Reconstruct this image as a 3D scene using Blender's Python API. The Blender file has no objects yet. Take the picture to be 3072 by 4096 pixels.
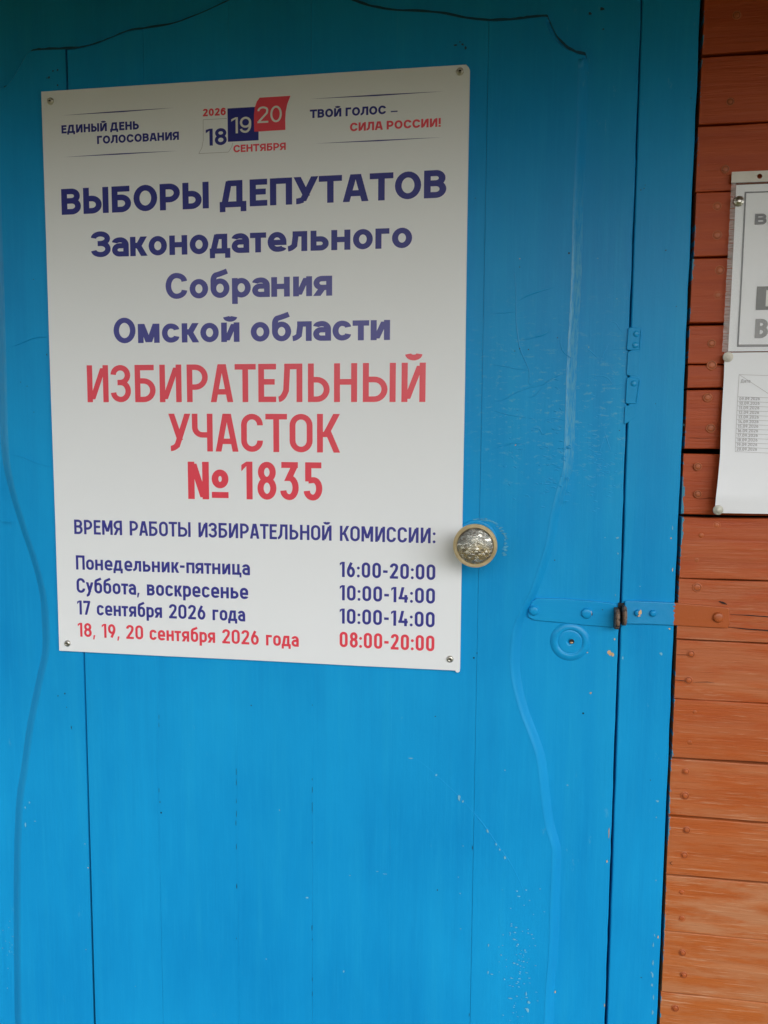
import bpy, bmesh, math, random
from mathutils import Vector, Matrix
random.seed(7)
S = bpy.context.scene
COL = S.collection

# ------------------------------------------------------------------ camera
W0, H0, F0 = 3072.0, 4096.0, 3015.485
PITCH, YAW, ROLL = -0.09039, 0.14386, 0.00729
EYE = Vector((0.64078, -1.03422, 1.43364))
cy, sy = math.cos(YAW), math.sin(YAW)
cp, sp = math.cos(PITCH), math.sin(PITCH)
M3 = Matrix(((cy, -sy, 0), (sy, cy, 0), (0, 0, 1))) @ Matrix(((1, 0, 0), (0, cp, -sp), (0, sp, cp)))
r_, f_, u_ = M3 @ Vector((1, 0, 0)), M3 @ Vector((0, 1, 0)), M3 @ Vector((0, 0, 1))
cr, sr = math.cos(ROLL), math.sin(ROLL)
RIGHT = cr * r_ + sr * u_
UP = -sr * r_ + cr * u_
FWD = f_
cam = bpy.data.cameras.new("camera")
cam.sensor_fit = 'VERTICAL'
cam.sensor_height = 36.0
cam.lens = F0 / H0 * 36.0
cam.clip_start, cam.clip_end = 0.02, 500
camo = bpy.data.objects.new("camera", cam)
camo.matrix_world = Matrix((
    (RIGHT.x, UP.x, -FWD.x, EYE.x), (RIGHT.y, UP.y, -FWD.y, EYE.y),
    (RIGHT.z, UP.z, -FWD.z, EYE.z), (0, 0, 0, 1)))
COL.objects.link(camo)
S.camera = camo

# ------------------------------------------------------------------ sky, sun, exposure
ELEV, ROT = 24.0, 180.0
wd = bpy.data.worlds.new("World")
S.world = wd
wd.use_nodes = True
nt = wd.node_tree
bgn = nt.nodes['Background']
sky = nt.nodes.new('ShaderNodeTexSky')
sky.sky_type = 'NISHITA'
sky.sun_disc = False
sky.sun_elevation = math.radians(ELEV)
sky.sun_rotation = math.radians(ROT)
sky.dust_density = 1.0
sky.air_density = 1.0
hs = nt.nodes.new('ShaderNodeHueSaturation')      # cloud cover: the blue of the sky is mostly gone
hs.inputs['Saturation'].default_value = 0.52
nt.links.new(sky.outputs[0], hs.inputs['Color'])
nt.links.new(hs.outputs[0], bgn.inputs[0])
bgn.inputs[1].default_value = 0.108
sl = bpy.data.lights.new("sun", 'SUN')
sl.energy = 2.9
sl.angle = math.radians(58)
sl.color = (1.0, 0.985, 0.955)
so = bpy.data.objects.new("sun", sl)
# the sun is in front of the wall (-Y side), high
d = Vector((math.sin(math.radians(36)) * math.cos(math.radians(ELEV)),
            -math.cos(math.radians(36)) * math.cos(math.radians(ELEV)), math.sin(math.radians(ELEV))))
so.rotation_euler = d.to_track_quat('Z', 'Y').to_euler()
COL.objects.link(so)
S.view_settings.view_transform = 'Standard'
S.view_settings.look = 'None'
S.view_settings.gamma = 1.0
S.view_settings.use_curve_mapping = False
S.view_settings.exposure = 0.45


# ------------------------------------------------------------------ helpers
def at(px, py, Y=0.0):
    """point of the plane y=Y seen at photograph pixel (px, py): a measuring aid"""
    dv = RIGHT * ((px - W0 / 2) / F0) + UP * ((H0 / 2 - py) / F0) + FWD
    t = (Y - EYE.y) / dv.y
    return EYE + dv * t


def xz(px, py, Y=0.0):
    p = at(px, py, Y)
    return (p.x, p.z)


def link(name, me, mats, parent=None, loc=None):
    o = bpy.data.objects.new(name, me)
    if mats is not None and not me.materials:
        for m in (mats if isinstance(mats, (list, tuple)) else [mats]):
            me.materials.append(m)
    COL.objects.link(o)
    if parent is not None:
        o.parent = parent
    if loc is not None:
        o.location = loc
    return o


def tag(o, label=None, cat=None, group=None, kind=None):
    for k, v in (('label', label), ('category', cat), ('group', group), ('kind', kind)):
        if v:
            o[k] = v
    return o


def empty(name, loc, label=None, cat=None, group=None, kind=None):
    o = bpy.data.objects.new(name, None)
    o.empty_display_size = 0.05
    o.location = loc
    COL.objects.link(o)
    tag(o, label, cat, group, kind)
    return o


def base(parent):
    """location of the thing a part hangs under (meshes are written in place and shifted to it)"""
    v = Vector((0, 0, 0))
    while parent is not None:
        v += parent.location
        parent = parent.parent
    return v


def mesh_obj(name, verts, faces, mat, parent=None, smooth=False, kind=None):
    b = base(parent)
    me = bpy.data.meshes.new(name)
    me.from_pydata([(v[0] - b.x, v[1] - b.y, v[2] - b.z) for v in verts], [], faces)
    me.update()
    if smooth:
        for p in me.polygons:
            p.use_smooth = True
    o = link(name, me, mat, parent)
    if kind:
        o['kind'] = kind
    return o


def bm_obj(name, bm, mat, parent=None, smooth=False):
    b = base(parent)
    bmesh.ops.translate(bm, verts=bm.verts, vec=-b)
    me = bpy.data.meshes.new(name)
    bmesh.ops.recalc_face_normals(bm, faces=bm.faces)
    bm.to_mesh(me)
    bm.free()
    if smooth:
        for p in me.polygons:
            p.use_smooth = True
    return link(name, me, mat, parent)


def plate(name, loops, yfront, thick, bevel, mat, parent=None, res=2, smooth=False):
    """a sheet with outline loops (x,z; first outer, then holes), front face at yfront, edges rounded by bevel"""
    c = bpy.data.curves.new(name, 'CURVE')
    c.dimensions = '2D'
    c.fill_mode = 'BOTH'
    c.extrude = max(0.0, thick / 2 - bevel)
    c.bevel_depth = bevel
    c.bevel_resolution = res
    c.offset = -bevel
    for lp in loops:
        s = c.splines.new('POLY')
        s.points.add(len(lp) - 1)
        for i, (x, z) in enumerate(lp):
            s.points[i].co = (x, z, 0, 1)
        s.use_cyclic_u = True
    tmp = bpy.data.objects.new("tmp", c)
    COL.objects.link(tmp)
    dg = bpy.context.evaluated_depsgraph_get()
    me = bpy.data.meshes.new_from_object(tmp.evaluated_get(dg))
    bpy.data.objects.remove(tmp)
    bpy.data.curves.remove(c)
    b = base(parent)
    yc = yfront + thick / 2
    for v in me.vertices:
        x, z, y = v.co
        v.co = (x - b.x, yc - y - b.y, z - b.z)
    me.flip_normals()
    me.materials.clear()
    me.name = name
    me.update()
    if smooth:
        for p in me.polygons:
            p.use_smooth = abs(p.normal.y) < 0.999
    return link(name, me, mat, parent)


def box(name, x0, x1, y0, y1, z0, z1, mat, parent=None, bev=0.0):
    bm = bmesh.new()
    bmesh.ops.create_cube(bm, size=1)
    for v in bm.verts:
        v.co = (x0 + (v.co.x + .5) * (x1 - x0), y0 + (v.co.y + .5) * (y1 - y0), z0 + (v.co.z + .5) * (z1 - z0))
    if bev:
        bmesh.ops.bevel(bm, geom=bm.edges[:], offset=bev, segments=2, affect='EDGES', profile=0.5)
    return bm_obj(name, bm, mat, parent)


def lathe_mesh(name, prof, seg=32, jit=0.0, squash=1.0):
    """profile (radius, out) revolved about -Y, at the origin"""
    vs, fs = [], []
    n = len(prof)
    for i in range(seg):
        a = 2 * math.pi * i / seg
        for r, o in prof:
            k = 1 + random.uniform(-jit, jit)
            vs.append((r * k * math.cos(a), -o, r * k * squash * math.sin(a)))
    for i in range(seg):
        j = (i + 1) % seg
        for k in range(n - 1):
            fs.append((i * n + k, i * n + k + 1, j * n + k + 1, j * n + k))
    fs.append(tuple(i * n + n - 1 for i in range(seg)))
    me = bpy.data.meshes.new(name)
    me.from_pydata(vs, [], fs)
    bm = bmesh.new(); bm.from_mesh(me)
    bmesh.ops.remove_doubles(bm, verts=bm.verts, dist=1e-6)
    bmesh.ops.recalc_face_normals(bm, faces=bm.faces)
    bm.to_mesh(me); bm.free()
    for p in me.polygons:
        p.use_smooth = True
    return me


def catmull(pts, n=6, closed=False):
    out = []
    N = len(pts)
    rng = range(N if closed else N - 1)
    for i in rng:
        p0 = pts[(i - 1) % N] if closed or i > 0 else pts[0]
        p1, p2 = pts[i], pts[(i + 1) % N]
        p3 = pts[(i + 2) % N] if closed or i < N - 2 else pts[-1]
        for k in range(n):
            t = k / n
            out.append(tuple(0.5 * ((2 * b) + (-a + c) * t + (2 * a - 5 * b + 4 * c - e) * t * t +
                                    (-a + 3 * b - 3 * c + e) * t ** 3) for a, b, c, e in zip(p0, p1, p2, p3)))
    if not closed:
        out.append(tuple(pts[-1]))
    return out


# ------------------------------------------------------------------ materials
class NT:
    def __init__(s, name):
        s.m = bpy.data.materials.new(name)
        s.m.use_nodes = True
        s.t = s.m.node_tree
        s.p = s.t.nodes['Principled BSDF']
        s.out = s.t.nodes['Material Output']
        g = s.n('ShaderNodeNewGeometry')
        s.pos = g.outputs['Position']

    def n(s, ty, **kw):
        nd = s.t.nodes.new(ty)
        for k, v in kw.items():
            setattr(nd, k, v)
        return nd

    def l(s, a, b):
        s.t.links.new(a, b)

    def vec(s, scale, off=(0, 0, 0), src=None):
        m = s.n('ShaderNodeMapping')
        m.inputs['Scale'].default_value = scale
        m.inputs['Location'].default_value = off
        s.l(src or s.pos, m.inputs[0])
        return m.outputs[0]

    def noise(s, scale, detail=4, rough=.55, off=(0, 0, 0), src=None, dist=0.0):
        nn = s.n('ShaderNodeTexNoise')
        nn.inputs['Scale'].default_value = 1
        nn.inputs['Detail'].default_value = detail
        nn.inputs['Roughness'].default_value = rough
        nn.inputs['Distortion'].default_value = dist
        s.l(s.vec(scale, off, src), nn.inputs['Vector'])
        return nn.outputs['Fac']

    def ramp(s, src, a, b):
        r = s.n('ShaderNodeMapRange')
        r.inputs['From Min'].default_value = a
        r.inputs['From Max'].default_value = b
        s.l(src, r.inputs['Value'])
        return r.outputs[0]

    def math(s, op, a, b=None):
        m = s.n('ShaderNodeMath', operation=op)
        for i, v in enumerate((a, b)):
            if v is None:
                continue
            if isinstance(v, (int, float)):
                m.inputs[i].default_value = v
            else:
                s.l(v, m.inputs[i])
        return m.outputs[0]

    def mix(s, fac, a, b):
        m = s.n('ShaderNodeMix', data_type='RGBA')
        if isinstance(fac, (int, float)):
            m.inputs[0].default_value = fac
        else:
            s.l(fac, m.inputs[0])
        for i, v in ((6, a), (7, b)):
            if isinstance(v, tuple):
                m.inputs[i].default_value = (*v, 1)
            else:
                s.l(v, m.inputs[i])
        return m.outputs[2]

    def xyz(s):
        x = s.n('ShaderNodeSeparateXYZ')
        s.l(s.pos, x.inputs[0])
        return x.outputs

    def bump(s, h, dist, strength=1.0, prev=None):
        b = s.n('ShaderNodeBump')
        b.inputs['Distance'].default_value = dist
        b.inputs['Strength'].default_value = strength
        s.l(h, b.inputs['Height'])
        if prev is not None:
            s.l(prev, b.inputs['Normal'])
        return b.outputs[0]

    def fin(s, col=None, rough=None, nrm=None, metal=None, spec=None):
        for key, v in (('Base Color', col), ('Roughness', rough), ('Normal', nrm), ('Metallic', metal),
                       ('Specular IOR Level', spec)):
            if v is None:
                continue
            if isinstance(v, tuple):
                s.p.inputs[key].default_value = (*v, 1)
            elif isinstance(v, (int, float)):
                s.p.inputs[key].default_value = v
            else:
                s.l(v, s.p.inputs[key])
        return s.m


BLUE = (0.007, 0.287, 0.63)


def mat_blue(name, wear=0.0, rough=0.38, vert=True, spec=.15, crest=False):
    n = NT(name)
    big = n.noise((5, 5, 2.5), 4)
    strk = n.noise((260, 260, 9) if vert else (9, 260, 260), 3, .6)
    fine = n.noise((420, 420, 420), 3, .6)
    lump = n.noise((38, 38, 16) if vert else (16, 38, 38), 5, .6)
    c = n.mix(n.ramp(big, .3, .7), (0.0040, .258, .61), (0.0075, .335, .715))
    c = n.mix(n.math('MULTIPLY', n.ramp(strk, .5, .8), .30), c, (.017, .37, .72))
    lng = n.noise((34, 34, 1.6) if vert else (1.6, 34, 34), 4, .6, (5, 0, 2))
    c = n.mix(n.math('MULTIPLY', n.ramp(lng, .52, .74), .22), c, (.02, .40, .70))
    c = n.mix(n.math('MULTIPLY', n.ramp(lng, .46, .26), .22), c, (.003, .19, .52))
    # rubbed spots where the older pale coat shows
    sc1 = n.noise((70, 70, 26), 6, .7, (3.3, 0, 7.1))
    area = n.noise((4.2, 4.2, 3.0), 2, .5, (9.1, 0, 2.2))
    sc = n.math('MULTIPLY', n.ramp(sc1, .665 - wear * .03, .71 - wear * .03), n.ramp(area, .47, .62))
    c = n.mix(n.math('MULTIPLY', sc, .30), c, (.14, .46, .68))
    if wear or crest:
        # pale, cracked and rubbed coats at hand height beside the knob
        x_, y_, z_ = n.xyz()
        band = n.math('MULTIPLY', n.ramp(z_, 1.34, 1.44), n.ramp(z_, 1.80 if crest else 1.66, 1.66 if crest else 1.52))
        side = n.ramp(x_, .57 if not crest else .30, .66)
        if crest:
            side = n.math('ADD', n.math('MULTIPLY', side, .70), .30)  # along the sloped edge the pale mix also paints in a highlight
            w1 = n.ramp(n.noise((420, 420, 70), 5, .7, (7, 0, 3)), .40, .60)
            amt = .75
        else:
            w1 = n.ramp(n.noise((75, 75, 190), 6, .75, (7, 0, 3), dist=.4), .56, .64)
            amt = .55
        c = n.mix(n.math('MULTIPLY', n.math('MULTIPLY', n.math('MULTIPLY', w1, band), side), amt), c, (.13, .42, .62))
    # tiny dark specks of dirt
    vo = n.n('ShaderNodeTexVoronoi')
    vo.inputs['Scale'].default_value = 26
    n.l(n.pos, vo.inputs['Vector'])
    sp_ = n.math('LESS_THAN', vo.outputs['Distance'], .035)
    rnd = n.n('ShaderNodeSeparateColor')
    n.l(vo.outputs['Color'], rnd.inputs[0])
    keep = n.math('LESS_THAN', rnd.outputs[0], .09)
    c = n.mix(n.math('MULTIPLY', sp_, keep), c, (.008, .03, .05))
    nr = n.bump(lump, .0011, .55)
    nr = n.bump(strk, .00035, .5, nr)
    nr = n.bump(fine, .00012, .5, nr)
    rg = n.math('ADD', n.math('MULTIPLY', big, .16), rough - .08)
    return n.fin(c, rg, nr, 0.0, spec)


def brown_nodes(n, rnd=None):
    off = n.n('ShaderNodeVectorMath', operation='ADD')
    n.l(n.pos, off.inputs[0])
    if rnd is not None:
        cb = n.n('ShaderNodeCombineXYZ')
        n.l(n.math('MULTIPLY', rnd, 11.0), cb.inputs[0])
        n.l(n.math('MULTIPLY', rnd, 3.0), cb.inputs[2])
        n.l(cb.outputs[0], off.inputs[1])
    src = off.outputs[0]
    grain = n.noise((14, 200, 330), 5, .65, src=src, dist=.3)
    grain2 = n.noise((5, 60, 95), 4, .6, (2, 0, 5), src=src)
    patch = n.noise((9, 30, 44), 6, .66, (4, 0, 1), src=src, dist=.15)
    x, y, z = n.xyz()
    # weather scuffs the lower boards paler; the darker upper base has shade painted in
    low = n.math('SUBTRACT', 1.0, n.ramp(z, .6, 1.42))
    c = n.mix(n.ramp(grain2, .3, .7), (.37, .052, .008), (.44, .072, .012))
    c2 = n.mix(n.ramp(grain2, .3, .7), (.40, .102, .019), (.48, .138, .030))
    c = n.mix(low, c, c2)
    pm = n.math('MULTIPLY', n.ramp(patch, .40, .58), low)
    if rnd is not None:
        pm = n.math('MULTIPLY', pm, n.ramp(rnd, -.35, .75))
    pm = n.math('MULTIPLY', pm, .92)
    c = n.mix(pm, c, (.50, .245, .125))
    sm = n.math('MULTIPLY', n.ramp(grain, .58, .68), n.math('ADD', n.math('MULTIPLY', low, .75), .08))
    c = n.mix(sm, c, (.58, .32, .19))
    dk = n.ramp(grain, .37, .30)
    c = n.mix(n.math('MULTIPLY', dk, .35), c, (.16, .036, .012))
    nr = n.bump(grain, .0011, .6)
    nr = n.bump(grain2, .0016, .5, nr)
    return c, nr, x, z


def mat_brown(name, edge=None, side=1):
    """brown board paint; at x=edge the blue of the door frame has been brushed over the ends"""
    n = NT(name)
    oi = n.n('ShaderNodeObjectInfo')
    c, nr, x, z = brown_nodes(n, oi.outputs['Random'])
    if edge is not None:
        e = n.noise((260, 0, 75), 4, .7, (1, 0, 3))
        e2 = n.noise((3, 0, 13), 3, .6, (8, 0, 3))
        lim = n.math('MULTIPLY', n.math('SUBTRACT', e, .47), .014)
        lim = n.math('ADD', lim, n.math('MULTIPLY', n.math('SUBTRACT', e2, .51), .014))
        dd = n.math('SUBTRACT', x, edge)
        if side < 0:
            dd = n.math('MULTIPLY', dd, -1.0)
        c = n.mix(n.math('LESS_THAN', dd, lim), c, (.03, .25, .40))
    return n.fin(c, .5, nr, 0.0, .35)


def mat_strap(name):
    n = NT(name)
    c, nr, x, z = brown_nodes(n)
    e = n.noise((120, 0, 160), 4, .7)
    lim = n.math('ADD', n.math('MULTIPLY', n.math('SUBTRACT', e, .5), .014), STRAP_SPLIT)
    f = n.math('LESS_THAN', x, lim)
    c = n.mix(f, (.41, .092, .020), BLUE)
    lump = n.noise((90, 90, 90), 4)
    return n.fin(c, .36, n.bump(lump, .0008, .6), 0.0, .5)


def mat_plain(name, col, rough=.5, metal=0.0, bump=None, spec=.5, var=0.0):
    n = NT(name)
    c = col
    if var:
        f = n.noise((60, 60, 60), 4)
        c = n.mix(n.ramp(f, .3, .7), tuple(v * (1 - var) for v in col), tuple(min(1, v * (1 + var)) for v in col))
    nr = None
    if bump:
        nr = n.bump(n.noise((bump[0],) * 3, 4), bump[1], .7)
    return n.fin(c, rough, nr, metal, spec)


STRAP_SPLIT = at(2698, 2455, .0).x
CASING_R = 0.8848
M = {}
M['blue'] = mat_blue('blue_gloss_paint', 0.0)
M['blue_worn'] = mat_blue('blue_gloss_paint_rubbed', .6)
M['blue_iron'] = mat_blue('blue_paint_on_iron', 0.0, .28, False, .25)
M['blue_pooled'] = mat_blue('blue_paint_pooled_on_moulding', 0.0, .34, True, .28, True)
BR_EDGE = CASING_R + .0035
M['brown'] = mat_brown('brown_board_paint', BR_EDGE)
M['brown_left'] = mat_brown('brown_board_paint_far_side', -.241, -1)
M['brown_nail'] = mat_plain('brown_paint_on_nail', (.41, .092, .020), .45, var=.15, bump=(500, .0003))
M['strap'] = mat_strap('strap_paint')
M['rubbed'] = mat_plain('rubbed_blue_coat', (.055, .33, .55), .5, var=.3, bump=(400, .0008))
M['chip_pale'] = mat_plain('old_pale_coat', (.15, .45, .64), .6, var=.2)
M['chip_tan'] = mat_plain('bare_primer', (.60, .40, .22), .7, var=.25)
M['joint_shade'] = mat_plain('painted_joint_shade', (.002, .07, .13), .8)  # shade put in as colour: strip above the arch, plank seam
M['hole'] = mat_plain('dark_hole', (.010, .012, .016), .8)
M['dark_wood'] = mat_plain('old_dark_wood', (.022, .012, .010), .9, var=.3)
M['scuff_dark'] = mat_plain('dark_dirt', (.006, .05, .10), .6)
M['floor_wood'] = mat_plain('dark_floor_boards', (.075, .065, .045), .8, var=.25, bump=(90, .001))
M['wood_raw'] = mat_plain('raw_roof_boards', (.34, .27, .13), .8, var=.25, bump=(90, .001))
M['ink_blue'] = mat_plain('print_navy', (.022, .024, .28), .36, spec=.85)
M['ink_red'] = mat_plain('print_red', (.80, .045, .085), .36, spec=.85)
M['ink_navy'] = mat_plain('print_deep_blue', (.006, .012, .23), .38, spec=.6)
M['ink_white'] = mat_plain('print_white', (.74, .74, .73), .42)
M['ink_grey'] = mat_plain('print_grey', (.30, .31, .33), .6)
M['ink_frame'] = mat_plain('print_slate', (.16, .17, .20), .6)
M['ink_grid'] = mat_plain('print_grid_grey', (.50, .50, .53), .6)
M['ink_faint'] = mat_plain('print_thin_grey', (.42, .42, .45), .6)
M['ink_block'] = mat_plain('print_mid_grey', (.17, .18, .19), .6)
M['line_faint'] = mat_plain('print_hairline', (.40, .40, .42), .5)
M['screw'] = mat_plain('bright_zinc', (.62, .60, .55), .3, 1.0, bump=(600, .0004), var=.2)
M['washer'] = mat_plain('dull_grey_washer', (.50, .50, .44), .5, .3, var=.15)
M['washer_white'] = mat_plain('chalky_washer', (.66, .64, .58), .6, 0.0, bump=(900, .0006), var=.2)


def mat_sign():
    n = NT('white_foam_board')
    f = n.noise((3, 3, 3), 3)
    c = n.mix(f, (.79, .825, .865), (.83, .865, .91))
    g = n.noise((900, 900, 900), 2)
    return n.fin(c, .42, n.bump(g, .00006, .5), 0.0, .5)


M['sign'] = mat_sign()


def mat_paper():
    n = NT('office_paper')
    f = n.noise((9, 9, 9), 3)
    c = n.mix(f, (.85, .88, .94), (.88, .91, .97))
    return n.fin(c, .65, n.bump(n.noise((12, 12, 9), 3), .004, .35), 0.0, .4)


M['paper'] = mat_paper()


def mat_sleeve():
    n = NT('clear_plastic_sleeve')
    tr = n.n('ShaderNodeBsdfTransparent')
    mx = n.n('ShaderNodeMixShader')
    rib = n.noise((30, 0, 420), 3)
    fac = n.ramp(rib, .35, .7)
    fac = n.math('ADD', n.math('MULTIPLY', fac, .25), .28)
    n.l(fac, mx.inputs[0])
    n.l(tr.outputs[0], mx.inputs[1])
    n.l(n.p.outputs[0], mx.inputs[2])
    n.l(mx.outputs[0], n.out.inputs[0])
    n.fin((.74, .70, .70), .25, n.bump(rib, .0015, .8), 0.0, .5)
    return n.m


M['sleeve'] = mat_sleeve()
M['sleeve_band'] = mat_plain('milky_punched_band', (.66, .63, .58), .4, 0.0, bump=(60, .002))


def mat_sleeve_front():
    n = NT('clear_film')
    tr = n.n('ShaderNodeBsdfTransparent')
    mx = n.n('ShaderNodeMixShader')
    mx.inputs[0].default_value = .10
    n.l(tr.outputs[0], mx.inputs[1])
    n.l(n.p.outputs[0], mx.inputs[2])
    n.l(mx.outputs[0], n.out.inputs[0])
    n.fin((.8, .8, .82), .2, n.bump(n.noise((14, 14, 5), 3), .004, .5), 0.0, .6)
    return n.m


M['film'] = mat_sleeve_front()


def mat_knob(face):
    n = NT('worn_knob_face' if face else 'worn_brass')
    t = n.noise((150, 150, 210), 6, .7, dist=.5)
    t2 = n.noise((60, 60, 60), 4, .6, (3, 1, 2))
    brass = n.mix(t2, (.42, .33, .17), (.66, .56, .36))
    if face:
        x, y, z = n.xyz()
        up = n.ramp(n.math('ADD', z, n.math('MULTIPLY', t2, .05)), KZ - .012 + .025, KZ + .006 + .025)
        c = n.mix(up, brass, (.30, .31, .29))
        c = n.mix(n.ramp(t, .57, .63), c, (.86, .84, .74))
        c = n.mix(n.ramp(t, .40, .33), c, (.10, .065, .04))
        vo = n.n('ShaderNodeTexVoronoi')
        vo.inputs['Scale'].default_value = 1.0
        n.l(n.vec((230, 230, 380)), vo.inputs['Vector'])
        sc_ = n.n('ShaderNodeSeparateColor')
        n.l(vo.outputs['Color'], sc_.inputs[0])
        c = n.mix(n.math('MULTIPLY', n.math('GREATER_THAN', sc_.outputs[0], .84), .85), c, (.92, .90, .82))
        c = n.mix(n.math('MULTIPLY', n.math('LESS_THAN', sc_.outputs[1], .16), .7), c, (.16, .15, .13))
        nr = n.bump(t, .0022, .7)
        nr = n.bump(sc_.outputs[2], .0007, .6, nr)
        return n.fin(c, .24, nr, .8, .5)
    c = n.mix(n.ramp(t, .62, .7), brass, (.16, .09, .05))
    return n.fin(c, .42, n.bump(t, .0008, .5), .6, .5)


KP = at(1900, 2186, -.062)
KZ = KP.z
M['brass'] = mat_knob(False)
M['knob_face'] = mat_knob(True)


def mat_rust():
    n = NT('rusty_iron_chipped')
    t = n.noise((260, 260, 200), 5, .7)
    c = n.mix(n.ramp(t, .42, .5), (.025, .022, .022), (.22, .15, .11))
    c = n.mix(n.ramp(t, .60, .66), c, (.03, .16, .26))
    return n.fin(c, .6, n.bump(t, .002, .8), .2, .4)


M['rust'] = mat_rust()

# ------------------------------------------------------------------ setting: ground, porch floor, porch roof


def mat_ground():
    n = NT('trodden_grass_and_earth')
    f = n.noise((1.5, 1.5, 1.5), 6)
    c = n.mix(n.ramp(f, .35, .65), (.17, .18, .025), (.26, .23, .06))
    return n.fin(c, .95, n.bump(n.noise((30, 30, 30), 4), .01), 0, .2)


g = mesh_obj('ground', [(-90, -120, -.3), (90, -120, -.3), (90, 40, -.3), (-90, 40, -.3)], [(0, 1, 2, 3)], mat_ground())
tag(g, kind='structure')
ROOF_W, ROOF_E, EAVE = 2.28, 2.16, -1.30
# unseen bank of leaves added opposite the porch to block the low sky
def added_hedge():
    rr = random.Random(5)
    vs, fs = [], []
    for k in range(9000):
        x = rr.uniform(-9, 10)
        top = ADDED_HEDGE_H + .35 * math.sin(x * 1.3) + .25 * math.sin(x * 2.9 + 1)
        z = -.3 + (top + .3) * rr.random() ** .8
        y = -9.0 + rr.uniform(-.7, .7) * (1.1 - .5 * (z / ADDED_HEDGE_H)) + .2 * math.sin(x * 2)
        s_ = rr.uniform(.09, .2)
        a, b_ = rr.uniform(0, 6.28), rr.uniform(-1, 1)
        u = Vector((math.cos(a), math.sin(a), b_)).normalized() * s_
        v = Vector((-math.sin(a) * .6, math.cos(a) * .6, rr.uniform(-1, 1))).normalized() * s_ * .6
        c = Vector((x, y, z))
        q = len(vs)
        vs += [tuple(c - u), tuple(c + v), tuple(c + u), tuple(c - v)]
        fs.append((q, q + 1, q + 2, q + 3))
    n = NT('added_hedge_leaves')
    f = n.noise((3, 3, 3), 4)
    m = n.fin(n.mix(n.ramp(f, .3, .7), (.045, .075, .018), (.11, .14, .035)), .6, None, 0, .3)
    return mesh_obj('added_hedge', vs, fs, m, None, kind='stuff')


ADDED_HEDGE_H = 2.9
tag(added_hedge(), 'unseen green leaf bank added opposite the porch to block low sky', 'added_hedge')
pf = empty('porch_floor', (0.4, -.8, 0), 'wide grey board floor of the porch in front of the blue door', 'porch floor', kind='structure')
for i in range(11):
    yy = -.03 - i * .15
    box('floor_board', -1.6, 2.6, yy - .146, yy, -.04, 0, M['floor_wood'], pf, .002)
box('joist_box', -1.58, 2.58, -1.66, -.04, -.30, -.045, M['dark_wood'], pf)
pr = empty('porch_roof', (0.4, -.8, ROOF_W), 'low board roof over the porch, shading the top of the door', 'porch roof', kind='structure')
for i in range(12):
    t0, t1 = i / 12, (i + .985) / 12
    y0, y1 = -.0 + (EAVE) * t0 - .002, EAVE * t1
    za, zb = ROOF_W + (ROOF_E - ROOF_W) * t0, ROOF_W + (ROOF_E - ROOF_W) * t1
    mesh_obj('roof_board', [(-1.7, y0, za), (2.7, y0, za), (2.7, y1, zb), (-1.7, y1, zb),
                            (-1.7, y0, za + .025), (2.7, y0, za + .025), (2.7, y1, zb + .025), (-1.7, y1, zb + .025)],
             [(0, 1, 2, 3), (4, 5, 6, 7), (0, 1, 5, 4), (1, 2, 6, 5), (2, 3, 7, 6), (3, 0, 4, 7)], M['wood_raw'], pr)
box('fascia', -1.7, 2.7, EAVE - .03, EAVE - .003, ROOF_E - .07, ROOF_E + .05, M['wood_raw'], pr)
for sx in (-1.6, 2.6):
    box('post', sx - .05, sx + .05, EAVE + .02, EAVE + .12, 0, ROOF_E - .005, M['wood_raw'], pr)

# ------------------------------------------------------------------ wall of painted boards
wall = empty('board_wall', (1.6, 0, 0), 'brown painted wall of wide horizontal boards beside the blue door', 'wall', kind='thing')
box('sheathing', -2.4, 3.4, .05, .09, -.3, 2.6, M['dark_wood'], wall)
SEAMS = [(1.921, 9), (1.8375, 8), (1.756, 4), (1.6745, 5), (1.5912, 8), (1.5077, 7), (1.4266, 17), (1.3418, 10),
         (1.2579, 5), (1.1743, 7), (1.0922, 5), (1.010, 7), (.9273, 6), (.8428, 6), (.7605, 4), (.669, 5)]
top = [(1.921 + .0835 * k, 6) for k in range(5, 0, -1)]
bot = [(.669 - .0835 * k, 6) for k in range(1, 12)]
SEAMS = top + SEAMS + bot
# hairline split running the length of one board
SPLIT = {1.5912: (at(2734, 1457).z, .0009)}
YOFF = {1.4266: .0015, 1.3418: -.0012, 1.5912: 0.0, 1.1743: .0006, 1.0922: -.001}


def board(x0, x1, zt, zb, yf, mat, seed):
    rr = random.Random(seed)
    n = max(8, int((x1 - x0) / .035))
    bv = .0014
    rows = []
    a1, a2 = rr.uniform(0, 6), rr.uniform(0, 6)
    for i in range(n + 1):
        x = x0 + (x1 - x0) * i / n
        e1 = .0006 * math.sin(x * 9 + a1) + rr.uniform(-.0006, .0006)
        e2 = .0006 * math.sin(x * 7 + a2) + rr.uniform(-.0004, .0004)
        if i == 0:
            x += 0
        t_, b_ = zt + e1, zb + e2
        yy = yf + .0004 * math.sin(x * 5 + a1)
        rows.append([(x, .022, t_), (x, yy + bv, t_), (x, yy + bv * .3, t_ - bv * .35), (x, yy, t_ - bv),
                     (x, yy - .0004, (t_ + b_) / 2),
                     (x, yy, b_ + bv), (x, yy + bv * .3, b_ + bv * .35), (x, yy + bv, b_), (x, .022, b_)])
    vs = [v for r in rows for v in r]
    m = 9
    fs = [(i * m + k, (i + 1) * m + k, (i + 1) * m + k + 1, i * m + k + 1) for i in range(n) for k in range(m - 1)]
    fs += [tuple(range(m))[::-1], tuple(n * m + k for k in range(m))]
    return mesh_obj('board', vs, fs, mat, wall)


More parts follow.
